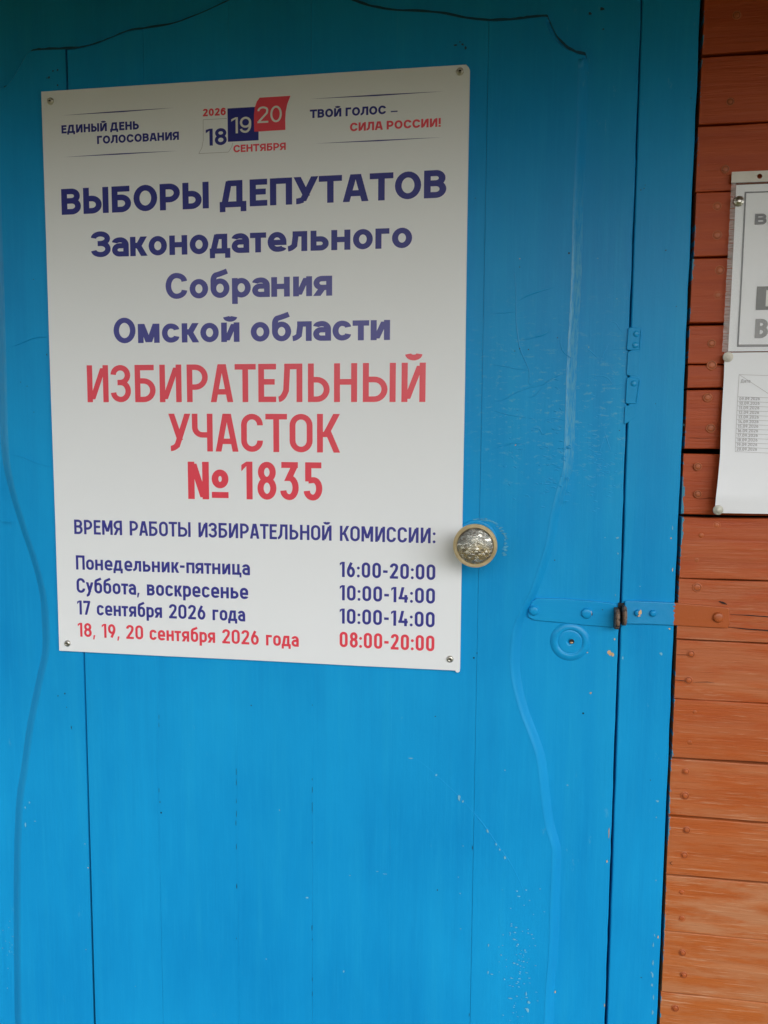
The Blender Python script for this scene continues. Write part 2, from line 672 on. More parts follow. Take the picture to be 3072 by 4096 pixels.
LEFT_EDGE = -.241
for i in range(len(SEAMS) - 1):
    (zt, gp), (zb, gp2) = SEAMS[i], SEAMS[i + 1]
    g1, g2 = gp * .000343 / 2, gp2 * .000343 / 2
    key = SEAMS[i][0]
    yf = .0062 + YOFF.get(key, random.uniform(-.0006, .0008))
    xl = BR_EDGE + random.uniform(-.0004, .0014)
    if key in SPLIT:
        zm, gw = SPLIT[key]
        board(xl, 3.3, zt - g1, zm + gw / 2, yf, M['brown'], i)
        board(xl + .0006, 3.3, zm - gw / 2, zb + g2, yf + .0004, M['brown'], i + 100)
    else:
        board(xl, 3.3, zt - g1, zb + g2, yf, M['brown'], i)
    board(-2.3, LEFT_EDGE - random.uniform(0, .001), zt - g1, zb + g2, yf, M['brown_left'], i + 200)

# nail heads, painted over
dirt = mat_plain('dirt_round_nail', (.19, .048, .015), .7, var=.3)


def nail(name, prof):
    me = lathe_mesh(name, prof, 16, .03)
    me.materials.append(M['brown_nail'])
    me.materials.append(dirt)
    for p in me.polygons:
        rad = math.hypot(p.center.x, p.center.z)
        if .0039 < rad < .0044:
            p.material_index = 1
    return me


nail_me = nail('nail_head', [(.0062, -.0002), (.0054, .0003), (.0047, .0002), (.0040, -.0001), (.0037, .0004), (.0034, .0010), (.0026, .0013), (.0008, .0014)])
ring_me = nail('nail_pit', [(.0062, -.0002), (.0054, .0004), (.0047, .0003), (.0040, -.0001), (.0036, .0003), (.0030, .0005), (.0008, .0006)])
NAILS = [(2953, 50), (2927, 398), (2907, 670), (2874, 819), (2874, 935), (2884, 1077), (2876, 1177), (2852, 1371),
         (2852, 1459), (2836, 1589), (2848, 1713), (2796, 1867), (2796, 1978), (2809, 2143), (2792, 2242),
         (2872, 2103), (2793, 2353), (2768, 2621), (2758, 2727), (2783, 2853), (2762, 2975), (2748, 3094), (2744, 3191),
         (2750, 3329), (2741, 3430), (2731, 3578), (2730, 3682), (2734, 3823), (2739, 3912), (2705, 4046)]
for k, (px, py) in enumerate(NAILS):
    p = at(px, py)
    sunk = 400 < py < 2120 or py in (2242, 2353)
    o = link('nail_head', ring_me if sunk else nail_me, None, wall)
    s_ = random.uniform(.9, 1.12) * (.95 if sunk else .86)
    o.scale = (s_, 1, s_)
    o.location = Vector((p.x, .0056, p.z)) - base(wall)

# dark splits in single boards, thin sunken slivers


def sliver(pts, w, y, name, mat, parent, kind=None):
    pts = [at(px, py, y) for px, py in pts]
    vs, n = [], len(pts)
    for i, p in enumerate(pts):
        t = i / (n - 1)
        ww = w * (.25 + .75 * math.sin(math.pi * min(1, max(.02, t)))) * .5
        a = pts[max(0, i - 1)]
        b = pts[min(n - 1, i + 1)]
        dd = (b - a).normalized()
        nn = Vector((-dd.z, 0, dd.x))
        vs += [(p + nn * ww)[:], (p - nn * ww)[:]]
    fs = [(2 * i, 2 * i + 2, 2 * i + 3, 2 * i + 1) for i in range(n - 1)]
    return mesh_obj(name, vs, fs, mat, parent, kind=kind)


for pts, w in (([(2688, 2718), (2730, 2723), (2756, 2726)], .0010), ([(2772, 2729), (2830, 2728), (2858, 2731)], .0008),
               ([(2876, 2405), (2892, 2411), (2908, 2418)], .0028), ([(2920, 2458), (2990, 2461), (3072, 2467), (3160, 2472)], .0013),
               ([(2912, 2508), (2985, 2516), (3072, 2522), (3160, 2530)], .0016), ([(2796, 1996), (2840, 1991), (2880, 1996)], .0006),
               ([(2690, 3445), (2680, 3452), (2690, 3462)], .0012), ([(2690, 2617), (2740, 2620), (2766, 2622)], .0006),
               ([(2760, 1750), (2790, 1752), (2860, 1753)], .0004)):
    sliver(pts, w, .0048, 'split', M['dark_wood'], wall)

# ------------------------------------------------------------------ door frame
frame = empty('doorway', (.36, 0, 0), 'blue painted plank frame round the door, against the brown boards', 'doorway', kind='thing')


def jag(p0, p1, n, amp, rr):
    out = []
    for i in range(n + 1):
        t = i / n
        a = rr.uniform(-amp, amp) if 0 < i < n else 0
        out.append((p0[0] + (p1[0] - p0[0]) * t + a, p0[1] + (p1[1] - p0[1]) * t))
    return out


rr = random.Random(3)
D_R = .8137                       # right edge of the door leaf
SEAM_T, SEAM_B = .0009, .0034     # the gap beside the leaf opens towards the floor
zt_, zb_ = 2.10, 0.0
fl = lambda z: D_R + SEAM_T + (SEAM_B - SEAM_T) * (2.05 - z) / 1.5
cas = jag((fl(zb_), zb_), (fl(2.16), 2.16), 60, .0003, rr) + jag((CASING_R, 2.16), (CASING_R, zb_), 70, .0005, rr)
FY = .0070
plate('casing', [cas], FY, .03, .0016, M['blue'], frame, 2, True)
D_L = -.168
cas2 = jag((LEFT_EDGE + .003, 0), (LEFT_EDGE + .003, 2.16), 40, .0004, rr) + jag((D_L - .002, 2.16), (D_L - .002, 0), 40, .0003, rr)
plate('casing', [cas2], FY, .03, .0016, M['blue'], frame, 2, True)
plate('head_casing', [[(D_L - .001, 2.107), (fl(2.1) - .001, 2.107), (fl(2.1) - .001, 2.16), (D_L - .001, 2.16)]], FY + .0007, .028, .0016, M['blue'], frame)
box('rebate', D_L - .03, D_L + .0, .048, .058, 0, 2.15, M['hole'], frame)
box('rebate', D_R - .02, D_R + .04, .044, .049, 0, 2.15, M['hole'], frame)


def rnd_rect(pts, r, n=5):
    """rounded polygon through corner points (x,z)"""
    out = []
    N = len(pts)
    for i in range(N):
        p, a, b = Vector(pts[i]), Vector(pts[i - 1]), Vector(pts[(i + 1) % N])
        da, db = (a - p).normalized(), (b - p).normalized()
        s0, e0 = p + da * r, p + db * r
        for k in range(n + 1):
            t = k / n
            out.append(tuple((1 - t) ** 2 * s0 + 2 * t * (1 - t) * p + t * t * e0))
    return out


# two old hinge leaves let into the casing and painted over many times
bump_me = lathe_mesh('screw_bump', [(.0042, 0), (.0036, .0010), (.002, .0014), (.0006, .0015)], 14)
bump_me.materials.append(M['blue_iron'])
for quad, lab, bumps in (
        ([(2514, 1308), (2568, 1311), (2563, 1400), (2507, 1400)], None, [(2546, 1335), (2542, 1380)]),
        ([(2508, 1508), (2562, 1512), (2549, 1616), (2502, 1614)], None, [(2536, 1534)])):
    q_ = [xz(a, b_, FY - .002) for a, b_ in quad]
    lf = plate('hinge_leaf', [rnd_rect(q_, .0026)], FY - .0011, .004, .0010, M['blue'], frame, 2, True)
    for px, py in bumps:
        p = at(px, py, FY - .002)
        o = link('screw_bump', bump_me, None, lf)
        o.location = Vector((p.x, FY - .0011, p.z)) - base(frame)
    # raised rib on the right of each leaf
    rb = [xz(quad[1][0] - 6, quad[1][1] + 8, FY - .003), xz(quad[1][0] + 1, quad[1][1] + 8, FY - .003),
          xz(quad[2][0] + 1, quad[2][1] - 8, FY - .003), xz(quad[2][0] - 6, quad[2][1] - 8, FY - .003)]
    plate('hinge_rib', [rnd_rect(rb, .0009, 3)], FY - .0019, .003, .0010, M['blue'], frame, 2, True)
q_ = [xz(a, b_, FY) for a, b_ in [(2512, 1404), (2562, 1404), (2556, 1502), (2506, 1502)]]
plate('mortise_patch', [rnd_rect(q_, .003)], FY - .0003, .002, .0005, M['blue'], frame, 1, True)
q_ = [xz(a, b_, FY) for a, b_ in [(2500, 1622), (2545, 1622), (2540, 1668), (2497, 1700)]]
plate('mortise_patch', [rnd_rect(q_, .003)], FY - .0003, .002, .0004, M['blue'], frame, 1, True)

# ------------------------------------------------------------------ the door
door = empty('door', (.32, 0, 0), 'bright blue painted plank door with a curved carved surround, knob and keyhole', 'door', kind='thing')
PL = [D_L + .01, .0360, .1508, .2735, .3880, .5039, .6230, D_R - .012]
GAPS = [0, .0026, .00004, .00012, .00012, .00003, .0003, 0]
OFF = [-.0002, .0, .0001, -.0001, .0001, .0, .0002]
DT = 2.104
OY = .0090          # face of the outer board of the leaf; the cut planks stand proud of it, front at y = 0
LEFT = [(104, 4096), (100, 3700), (102, 3400), (110, 3200), (127, 3080), (152, 2900), (188, 2720), (214, 2600),
        (214, 2470), (198, 2350), (165, 2230), (122, 2100), (86, 1980), (62, 1870), (51, 1750), (45, 1500), (37, 1200),
        (27, 900), (17, 650), (7, 450)]
TOPL = [(5, 373), (28, 368), (53, 351), (86, 305), (112, 259), (132, 224)]
TOPM = [(132, 224), (160, 218), (219, 215), (318, 211), (398, 192), (464, 166), (530, 141), (597, 132), (696, 116),
        (796, 80), (895, 36), (961, 6), (1040, -22), (1130, -38), (1230, -34), (1310, -16), (1358, 0), (1411, 20), (1477, 43),
        (1564, 60), (1663, 66), (1762, 73), (1862, 93), (1961, 103), (2061, 98), (2120, 91), (2171, 86), (2189, 88)]
TOPR = [(2189, 88), (2199, 102), (2212, 128), (2231, 166), (2264, 206), (2303, 229), (2335, 237), (2351, 246)]
RIGHTP = [(2351, 246), (2350, 464), (2341, 663), (2334, 829), (2327, 1100), (2318, 1265), (2308, 1464), (2302, 1663), (2296, 1829),
          (2285, 1895), (2264, 1961), (2240, 2061), (2222, 2166), (2191, 2265), (2152, 2371), (2100, 2477), (2086, 2550), (2081, 2663),
          (2091, 2743), (2115, 2835), (2150, 2928), (2178, 3008), (2193, 3095), (2201, 3175), (2217, 3288), (2240, 3367),
          (2246, 3420), (2240, 3593), (2234, 3792), (2222, 3924), (2214, 4096)]
cut = []
for seq in (LEFT, TOPL, TOPM, TOPR, RIGHTP):
    w = [xz(a, b_, OY + .002) for a, b_ in seq]
    c_ = catmull(w, 4)
    if cut and (Vector(cut[-1]) - Vector(c_[0])).length < .002:
        c_ = c_[1:]
    cut += c_
xr_, xl_ = cut[-1][0], cut[0][0]
# below the picture the opening goes on and closes with the same wave as above
cut += [(xr_ + .004, .42), (xr_ + .004, .30), (xr_ - .03, .262), (xr_ - .07, .255), ((xl_ + xr_) / 2, .20), (xl_ + .07, .255),
        (xl_ + .03, .262), (xl_ - .004, .30), (xl_ - .004, .42)]
r2 = random.Random(77)
outer = jag((D_L, .010), (D_L, DT), 60, .0003, r2) + [(D_R - .3, DT)] + jag((D_R, DT), (D_R, .010), 110, .00045, r2)
plate('backing_board', [outer], OY, .034, .0017, M['blue_worn'], door, 3, True)

# the raised panel: planks sawn to the wavy outline, with a planed slope round the edge
N_ = len(cut)
nrm = []
for i in range(N_):
    a, b_ = Vector(cut[i - 3]), Vector(cut[(i + 3) % N_])
    d_ = (b_ - a).normalized()
    nrm.append(Vector((d_.y, -d_.x)))          # provisional, to the right of travel
cx_ = sum(p[0] for p in cut) / N_
if sum(n_.x * (p[0] - cx_) for n_, p in zip(nrm, cut)) < 0:
    nrm = [-n_ for n_ in nrm]                   # now outward
arris, foot = [], []
SL = .0140
for p, n_ in zip(cut, nrm):
    side = n_.x
    flat_ = min(1.0, abs(n_.y) * 1.2)
    w_ = SL * (1 - .95 * flat_) if p[1] > 1.5 else SL * (1 - .4 * flat_)
    w_ *= 1 + .40 * max(0.0, -side)
    inn = w_ * max(0.0, min(1.0, side * 1.4)) * (1 if p[1] < 1.975 else .5)
    arris.append(Vector(p) - n_ * inn)
    foot.append(Vector(p) + n_ * (w_ - inn))
prof = [(-.04, -.0002), (0.0, -.0001), (.08, .0002), (.18, .0008), (.30, .0018), (.45, .0034), (.62, .0054), (.80, .0075), (.93, .0088), (1.0, .0093)]
V, F = [], []
for t_, y_ in prof:
    for a, b_ in zip(arris, foot):
        q = a.lerp(b_, t_)
        V.append((q.x, y_, q.y))
for k in range(len(prof) - 1):
    for i in range(N_):
        j = (i + 1) % N_
        F.append((k * N_ + i, k * N_ + j, (k + 1) * N_ + j, (k + 1) * N_ + i))
sl_o = mesh_obj('planed_edge', V, F, M['blue_pooled'], door, True)
_me = sl_o.data
if sum(p.normal.y for p in _me.polygons) > 0:
    _me.flip_normals()


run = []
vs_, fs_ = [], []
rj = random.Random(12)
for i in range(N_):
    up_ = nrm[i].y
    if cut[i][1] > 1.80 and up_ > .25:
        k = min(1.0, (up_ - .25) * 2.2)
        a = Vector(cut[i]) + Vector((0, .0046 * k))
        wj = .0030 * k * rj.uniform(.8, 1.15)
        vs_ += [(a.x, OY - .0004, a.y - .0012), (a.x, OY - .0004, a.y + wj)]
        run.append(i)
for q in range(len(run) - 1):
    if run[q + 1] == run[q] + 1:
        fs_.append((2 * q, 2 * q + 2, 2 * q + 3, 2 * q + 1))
mesh_obj('arch_shade', vs_, fs_, M['joint_shade'], door)  # dark strip painting in the shade above the raised panel's arch


def clip(poly, c, keep_gt):
    out = []
    for i in range(len(poly)):
        p, q = poly[i - 1], poly[i]
        ip = (p[0] > c) == keep_gt
        iq = (q[0] > c) == keep_gt
        if ip != iq:
            t = (c - p[0]) / (q[0] - p[0])
            out.append((c, p[1] + (q[1] - p[1]) * t))
        if iq:
            out.append((q[0], q[1]))
    return out


AR = [tuple(a) for a in arris]
for i in range(7):
    lp = AR
    if i > 0:
        lp = clip(lp, PL[i] + GAPS[i] / 2, True)
    if i < 6:
        lp = clip(lp, PL[i + 1] - GAPS[i + 1] / 2, False)
    cl = [lp[0]]
    for p in lp[1:]:
        if (Vector(p) - Vector(cl[-1])).length > .0004:
            cl.append(p)
    if sum(cl[k - 1][0] * cl[k][1] - cl[k][0] * cl[k - 1][1] for k in range(len(cl))) < 0:
        cl = cl[::-1]
    plate('plank', [cl], OFF[i], .0086, .0010 if i == 1 else .0003 if i in (0, 6) else .00008, M['blue_worn'], door, 1, True)
box('seam_shadow', PL[1] - .004, PL[1] + .004, .0050, .0054, .27, 1.96, M['joint_shade'], door)

# paint wrinkles, runs and cracks in the many coats (too many to count)


def ridges(name, lines, width, height, y, mat, parent):
    vs, fs = [], []
    for ln in lines:
        pts = [at(a, b_, y) for a, b_ in ln]
        c_ = catmull([(p.x, p.z) for p in pts], 4)
        n = len(c_)
        st = len(vs)
        for i, (x, z) in enumerate(c_):
            a = Vector(c_[max(0, i - 1)])
            b_ = Vector(c_[min(n - 1, i + 1)])
            dd = (b_ - a)
            dd = dd.normalized() if dd.length > 0 else Vector((1, 0))
            nn = Vector((-dd.y, dd.x))
            t = i / (n - 1)
            k = .3 + .7 * math.sin(math.pi * t)
            ww = width * k
            vs += [(x + nn.x * ww, y + .0002, z + nn.y * ww), (x, y - height * k, z), (x - nn.x * ww, y + .0002, z - nn.y * ww)]
        for i in range(n - 1):
            q = st + 3 * i
            fs += [(q, q + 3, q + 4, q + 1), (q + 1, q + 4, q + 5, q + 2)]
    o = mesh_obj(name, vs, fs, mat, parent, True, 'stuff')
    return o


def z4(p):  # crop measurements
    return (1972 + p[0] * .66305, 1000 + p[1] * .66305)


LN = [[z4(p) for p in q] for q in [
    [(130, 115), (138, 250), (140, 400), (150, 520), (165, 600), (200, 680), (220, 740), (215, 800), (250, 815)],
    [(140, 315), (200, 280), (280, 250), (370, 225)], [(165, 545), (240, 530), (310, 510), (350, 480)],
    [(0, 380), (70, 378), (130, 372)], [(0, 690), (90, 705), (160, 720), (220, 722)],
    [(0, 915), (60, 905), (140, 860), (220, 830), (290, 815), (350, 780), (420, 745)],
    [(0, 965), (60, 985), (130, 1000), (200, 1010)], [(205, 885), (250, 880), (300, 830)],
    [(540, 790), (590, 770), (640, 758), (690, 770), (715, 800), (735, 822)],
    [(700, 430), (740, 440), (760, 470), (785, 500)], [(410, 520), (408, 570), (430, 620), (470, 650)],
    [(640, 700), (655, 650), (680, 600), (700, 560)], [(720, 600), (760, 598), (800, 595)],
    [(0, 1195), (70, 1180), (130, 1165), (190, 1172)], [(430, 790), (460, 785), (500, 788)],
    [(300, 1030), (350, 1015), (400, 1018), (440, 1030)], [(670, 1090), (690, 1150), (712, 1220)],
    [(640, 1240), (650, 1190), (668, 1140)], [(500, 1000), (560, 1030), (620, 1045), (700, 1050), (780, 1058)],
    [(560, 590), (600, 620), (640, 660)], [(230, 1070), (280, 1080), (300, 1120)], [(735, 818), (770, 810), (800, 802)]]]
rr = random.Random(9)
for k in range(150):     # flecked, crinkled area on the right of the leaf
    px, py = rr.gauss(2300, 120), rr.gauss(1830, 120)
    if not 1990 < px < 2480:
        continue
    L_ = rr.uniform(8, 26)
    LN.append([(px, py), (px + L_ * .5, py + rr.uniform(-3, 5)), (px + L_, py + rr.uniform(-2, 8))])
inner = [ln for ln in LN if max(p[0] for p in ln) < 2290]
outr = [ln for ln in LN if min(p[0] for p in ln) > 2325]
ridges('paint_wrinkles', inner, .0009, .0006, -.0002, M['blue_iron'], door)
ridges('paint_wrinkles', outr, .0009, .0006, OY, M['blue_iron'], door)
left_ln = [[(50, 1385), (90, 1370), (140, 1350), (190, 1347)], [(40, 1815), (90, 1828), (140, 1850), (205, 1868)],
           [(3, 2088), (20, 2085), (42, 2088)]]
ridges('paint_wrinkles', left_ln, .0008, .0005, -.0012, M['blue_worn'], door)
# the long arc scraped across the planks
arc = [(1610, 3018), (1660, 3035), (1700, 3062), (1760, 3115), (1830, 3180), (1880, 3236), (1935, 3300), (1990, 3380), (2040, 3450),
       (2085, 3540), (2100, 3595)]
ridges('scraped_arc', [arc], .0011, .0006, .0001, M['blue_worn'], door)


def blot(name, spots, y, mat, parent, seed=1):
    """irregular flakes of bared coat: (px, py, half width, half height)"""
    rr = random.Random(seed)
    vs, fs = [], []
    for k, (px, py, rx, ry) in enumerate(spots):
        p = at(px, py, y)
        n = 9
        st = len(vs)
        for i in range(n):
            a = 2 * math.pi * i / n
            q = rr.uniform(.55, 1.15)
            vs.append((p.x + math.cos(a) * rx * .00028 * q, y - .00004 * (k % 5), p.z + math.sin(a) * ry * .00028 * q))
        fs.append(tuple(range(st, st + n)))
    return mesh_obj(name, vs, fs, mat, parent, kind='stuff')


sp_in = [(1120 - 2, 3240, 4, 5), (1228, 3590, 10, 5), (1400, 3502, 4, 3), (1375, 3885, 4, 8), (1509, 3486, 8, 2),
         (1540, 3496, 14, 2), (1642, 3033, 13, 4), (1745, 3100, 5, 8), (1838, 3190, 7, 18), (1852, 3206, 5, 7), (1950, 3325, 7, 12),
         (1985, 3378, 5, 9), (1999, 3398, 4, 8), (1852, 3384, 4, 3), (1833, 3508, 4, 3), (1841, 3574, 4, 3), (1843, 3715, 4, 3),
         (1954, 3781, 4, 8), (1952, 3890, 3, 10), (1968, 3897, 9, 3), (2020, 3431, 5, 9), (2068, 3565, 6, 4), (2075, 3585, 8, 3),
         (2105, 3560, 6, 3), (2046, 3704, 5, 3), (2065, 3710, 9, 3), (2058, 3758, 10, 4), (2072, 3777, 5, 4), (2005, 3820, 4, 4),
         (2057, 3853, 7, 5), (2078, 3915, 9, 3), (2045, 3913, 10, 2), (2018, 3917, 4, 4), (2105, 3975, 3, 12), (2040, 3993, 14, 3),
         (2115, 4010, 8, 10), (2110, 4040, 8, 12), (2160, 3555, 3, 3), (2270, 3141, 4, 4), (2020, 3081, 4, 3),
         (339, 3375, 6, 5), (351, 3470, 3, 3), (140, 3285, 6, 3), (344, 3798, 5, 3), (1069, 3230 - 900, 2, 2), (542, 3945, 4, 2),
         (1065, 3836, 4, 3), (101, 3230, 4, 8), (102, 3300, 4, 14), (118, 3210, 4, 8)]
rr = random.Random(44)
sp_in += [(rr.gauss(2080, 38), rr.gauss(3840, 150), rr.uniform(1.5, 8), rr.uniform(1.2, 3.2)) for k in range(75)]
blot('paint_flakes', [s for s in sp_in if s[0] < 2200], -.0007, M['chip_pale'], door, 4)
rr = random.Random(61)
blot('paint_flakes', [(rr.gauss(55, 35), rr.gauss(3790, 60), rr.uniform(1.5, 5), rr.uniform(1.5, 5)) for k in range(26)] +
     [(rr.gauss(98, 5), rr.gauss(3290, 60), rr.uniform(1.5, 3), rr.uniform(3, 10)) for k in range(14)], OY - .0006, M['chip_pale'], door, 62)
blot('dark_specks', [(945 + rr.uniform(-2, 2), rr.uniform(2900, 4000), 1.4, rr.uniform(6, 30)) for k in range(7)] +
     [(1249, rr.uniform(2750, 4000), 1.3, rr.uniform(6, 26)) for k in range(8)] + [(636, rr.uniform(2700, 3200), 1.2, 18) for k in range(3)], -.0008, M['scuff_dark'], door, 63)
sp_out = [(2270, 3141, 4, 4), (2232, 3700, 4, 3), (2470, 2152, 8, 6), (2472, 2214, 4, 5), (2355, 1390, 3, 6), (2462, 2380, 3, 6),
          (2420, 2150, 3, 3), (2390, 1033, 5, 2), (2467, 1195, 3, 3)]
blot('paint_flakes', sp_out, OY - .0003, M['chip_pale'], door, 5)
blot('primer_flakes', [(2343, 2557, 6, 10), (2342, 2583, 5, 8), (2438, 2612, 12, 14), (2452, 2618, 7, 13), (2363, 2772, 6, 5),
                       (2186, 3158, 4, 9), (2191, 3172, 8, 10), (2233, 3427, 3, 5), (2436, 3330, 3, 28), (2428, 3446, 4, 8),
                       (2458, 2557, 5, 6), (2221, 3968, 4, 8), (2418, 4020, 3, 10), (2350, 2610, 4, 3)], OY - .0004, M['chip_tan'], door, 6)
blot('primer_flakes', [(2062, 1780, 4, 4), (2079, 1035, 3, 3), (353, 3471, 4, 4)], -.0007, M['chip_tan'], door, 8)
blot('dark_specks', [(2079, 1394, 4, 4), (2114, 1398, 4, 4), (2230, 1351, 3, 3), (2059, 1404, 3, 3), (2079, 1068, 3, 3), (1901, 793, 3, 3),
                     (1908, 2613, 2, 7), (232, 2783, 4, 4), (259, 2774, 5, 5), (267, 2829, 3, 3), (285, 2910, 3, 14), (1005, 2822, 4, 4),
                     (640, 3208, 5, 3), (134, 1118, 3, 3), (83, 1529, 3, 3), (187, 1418, 3, 6), (108, 1545, 3, 3), (136, 1648, 3, 3), (196, 310, 6, 6),
                     (212, 284, 6, 5), (230, 280, 6, 5), (230, 341, 5, 5), (188, 312, 5, 4), (1822, 180, 9, 4), (1850, 178, 8, 6), (1862, 192, 6, 9), (1840, 168, 7, 3), (1741, 2865, 4, 3),
                     (1815, 640, 3, 3), (947, 3545, 3, 16), (1248, 3370, 2, 8), (1248, 3710, 2, 18), (1890, 3390, 2, 14), (1877, 4060, 2, 12),
                     (1750, 3560, 4, 4)], -.0007, M['scuff_dark'], door, 9)
blot('dark_specks', [(102, 3603, 4, 10), (2219, 2241, 4, 3), (2117, 640, 2, 2), (2410, 35, 14, 8), (2360, 55, 10, 8), (2413, 117, 5, 4),
                     (2478, 1722, 3, 3)], OY - .0004, M['scuff_dark'], door, 10)
blot('paint_flakes', [(2491, 2632, 4, 9), (2644, 2614, 7, 9), (2560, 2345, 5, 2), (2624, 3522, 3, 4), (2625, 3270, 3, 4), (2630, 3205, 8, 5),
                      (2610, 3900, 4, 18), (2612, 3850, 4, 20), (2608, 3940, 6, 10), (2613, 3780, 3, 14), (2614, 3990, 4, 16), (2611, 4050, 5, 14), (2618, 3740, 2, 8), (2605, 3890, 3, 6), (2690, 2110, 3, 12), (2735, 1700, 2, 7), (2496, 1410, 2, 3)], FY - .0003, M['chip_pale'], frame, 11)
blot('primer_flakes', [(2632, 3748, 4, 9), (2684, 2153, 4, 5), (2678, 2515, 6, 5), (2690, 2280, 3, 10)], FY - .0004, M['chip_tan'], frame, 12)
blot('dark_specks', [(2764, 393, 4, 2), (2581, 740, 3, 2), (2564, 760, 3, 3), (2576, 754, 3, 3), (2663, 1002, 4, 3), (2706, 1226, 3, 3),
                     (2602, 3120, 3, 3), (2565, 3910, 4, 3)], FY - .0004, M['scuff_dark'], frame, 13)

# round knob
SEG = 72
kb = link('knob', lathe_mesh('knob', [(.0135, .0), (.0135, .030), (.0160, .036), (.0235, .0405), (.0268, .0450), (.0284, .0500), (.0287, .0535),
                                      (.0284, .0562), (.0278, .0574), (.0273, .0558), (.0267, .0580), (.0261, .0588), (.0256, .0570), (.0250, .0591),
                                      (.0244, .0597), (.0239, .0576), (.0236, .0574)], SEG, .002),
          M['brass'], door)
kb.location = Vector((KP.x, 0, KP.z)) - base(door)
kface = link('knob_face', lathe_mesh('knob_face', [(.0236, .0576), (.0231, .0600), (.0215, .0614), (.0180, .0632), (.0130, .0649), (.0070, .0659), (.0008, .0662)],
                                     64, .006), M['knob_face'], kb)
kros = link('rosette', lathe_mesh('rosette', [(.0285, .0), (.0278, .0014), (.0262, .0022), (.0245, .0016), (.0225, .0022), (.0135, .0030)], 40, .022),
            M['blue_iron'], kb)
KB = at(1905, 2175, 0)
rr = random.Random(20)
blot('scraped_ring', [(1925 + 100 * math.cos(a) + rr.uniform(-5, 5), 2176 - 98 * math.sin(a) + rr.uniform(-5, 5), rr.uniform(6, 14), rr.uniform(2, 5))
                      for a in [math.radians(d_) for d_ in range(-25, 125, 4)]], -.0006, M['rubbed'], door, 21)

# keyhole cover
ke = at(2280, 2566, OY)
esc = link('keyhole_cover', lathe_mesh('keyhole_cover', [(.0268, 0), (.0262, .0007), (.0245, .0018), (.0215, .0030), (.0190, .0032), (.0172, .0023),
                                                         (.0163, .0010), (.0156, .0016), (.0145, .0018), (.0060, .0019), (.0034, .0018), (.0032, -.0001)], 64, .004),
           M['blue_iron'], door)
esc.location = Vector((ke.x, OY - .0002, ke.z)) - base(door)
kh = link('keyhole', lathe_mesh('keyhole', [(.0034, .0018), (.0031, .0021), (.0006, .0021)], 20), M['hole'], esc)
kh.location = (.0022, 0, .0006)
kp = link('key_pin', lathe_mesh('key_pin', [(.0024, .0021), (.0022, .0024), (.0004, .0024)], 12, 0, .45), M['chip_tan'], esc)
kp.location = (.0019, 0, -.0010)

# iron strap on the leaf with its bent ear
SY = OY - .0035
strap_l = [(2148, 2393), (2250, 2396), (2350, 2403), (2440, 2412), (2466, 2420), (2474, 2440), (2474, 2500), (2456, 2510), (2350, 2502),
           (2250, 2492), (2160, 2484), (2135, 2481), (2112, 2468), (2112, 2452), (2126, 2408)]
st1 = plate('hasp_strap', [rnd_rect([xz(a, b_, SY) for a, b_ in strap_l][::-1], .0012, 3)], SY, .0036, .0011, M['blue_iron'], door, 2, True)
bolt_prof = [(.0078, 0), (.0076, .0010), (.0071, .0024), (.0058, .0034), (.0030, .0038), (.0006, .0039)]
hex_me = lathe_mesh('bolt_head', bolt_prof, 9, .02)
hex_me.materials.append(M['blue_iron'])
for (px, py), s_ in (((2135, 2442), .92), ((2346, 2453), 1.0)):
    p = at(px, py, SY)
    o = link('bolt_head', hex_me, None, st1)
    o.location = Vector((p.x, SY, p.z)) - base(door)
    o.scale = (s_, 1, s_)
blot('primer_flakes', [(2364, 2447, 5, 4), (2367, 2455, 3, 8)], SY - .0028, M['chip_tan'], door, 31)
blot('dark_specks', [(2410, 2439, 3, 3), (2368, 2458, 3, 9), (2361, 2466, 3, 3)], SY - .0030, M['scuff_dark'], door, 32)


def ear(name, x, z0, z1, y0, out, th, mat, parent):
    """plate bent out of the wall plane, rounded nose, seen edge-on"""
    zc, hz = (z0 + z1) / 2, (z1 - z0) / 2
    prof = [(y0, zc - hz), (y0 - out * .45, zc - hz)]
    for k in range(9):
        a = -math.pi / 2 + math.pi * k / 8
        prof.append((y0 - out * .45 - out * .55 * math.cos(a), zc + hz * math.sin(a)))
    prof += [(y0, zc + hz)]
    rr = random.Random(int(x * 1000))
    bm = bmesh.new()
    A = [bm.verts.new((x - th / 2 + rr.uniform(-.0003, .0003), y, z)) for y, z in prof]
    B = [bm.verts.new((x + th / 2 + rr.uniform(-.0003, .0003), y, z)) for y, z in prof]
    bm.faces.new(A)
    bm.faces.new(B[::-1])
    n = len(prof)
    for i in range(n):
        j = (i + 1) % n
        bm.faces.new((A[j], A[i], B[i], B[j]))
    bmesh.ops.bevel(bm, geom=bm.edges[:], offset=.0006, segments=2, affect='EDGES')
    return bm_obj(name, bm, mat, parent, True)


e0, e1 = at(2466, 2524, -.014), at(2466, 2440, -.014)
ear('strap_ear', at(2471, 2480, -.012).x, e0.z, e1.z, SY, .022, .0050, M['rust'], door)

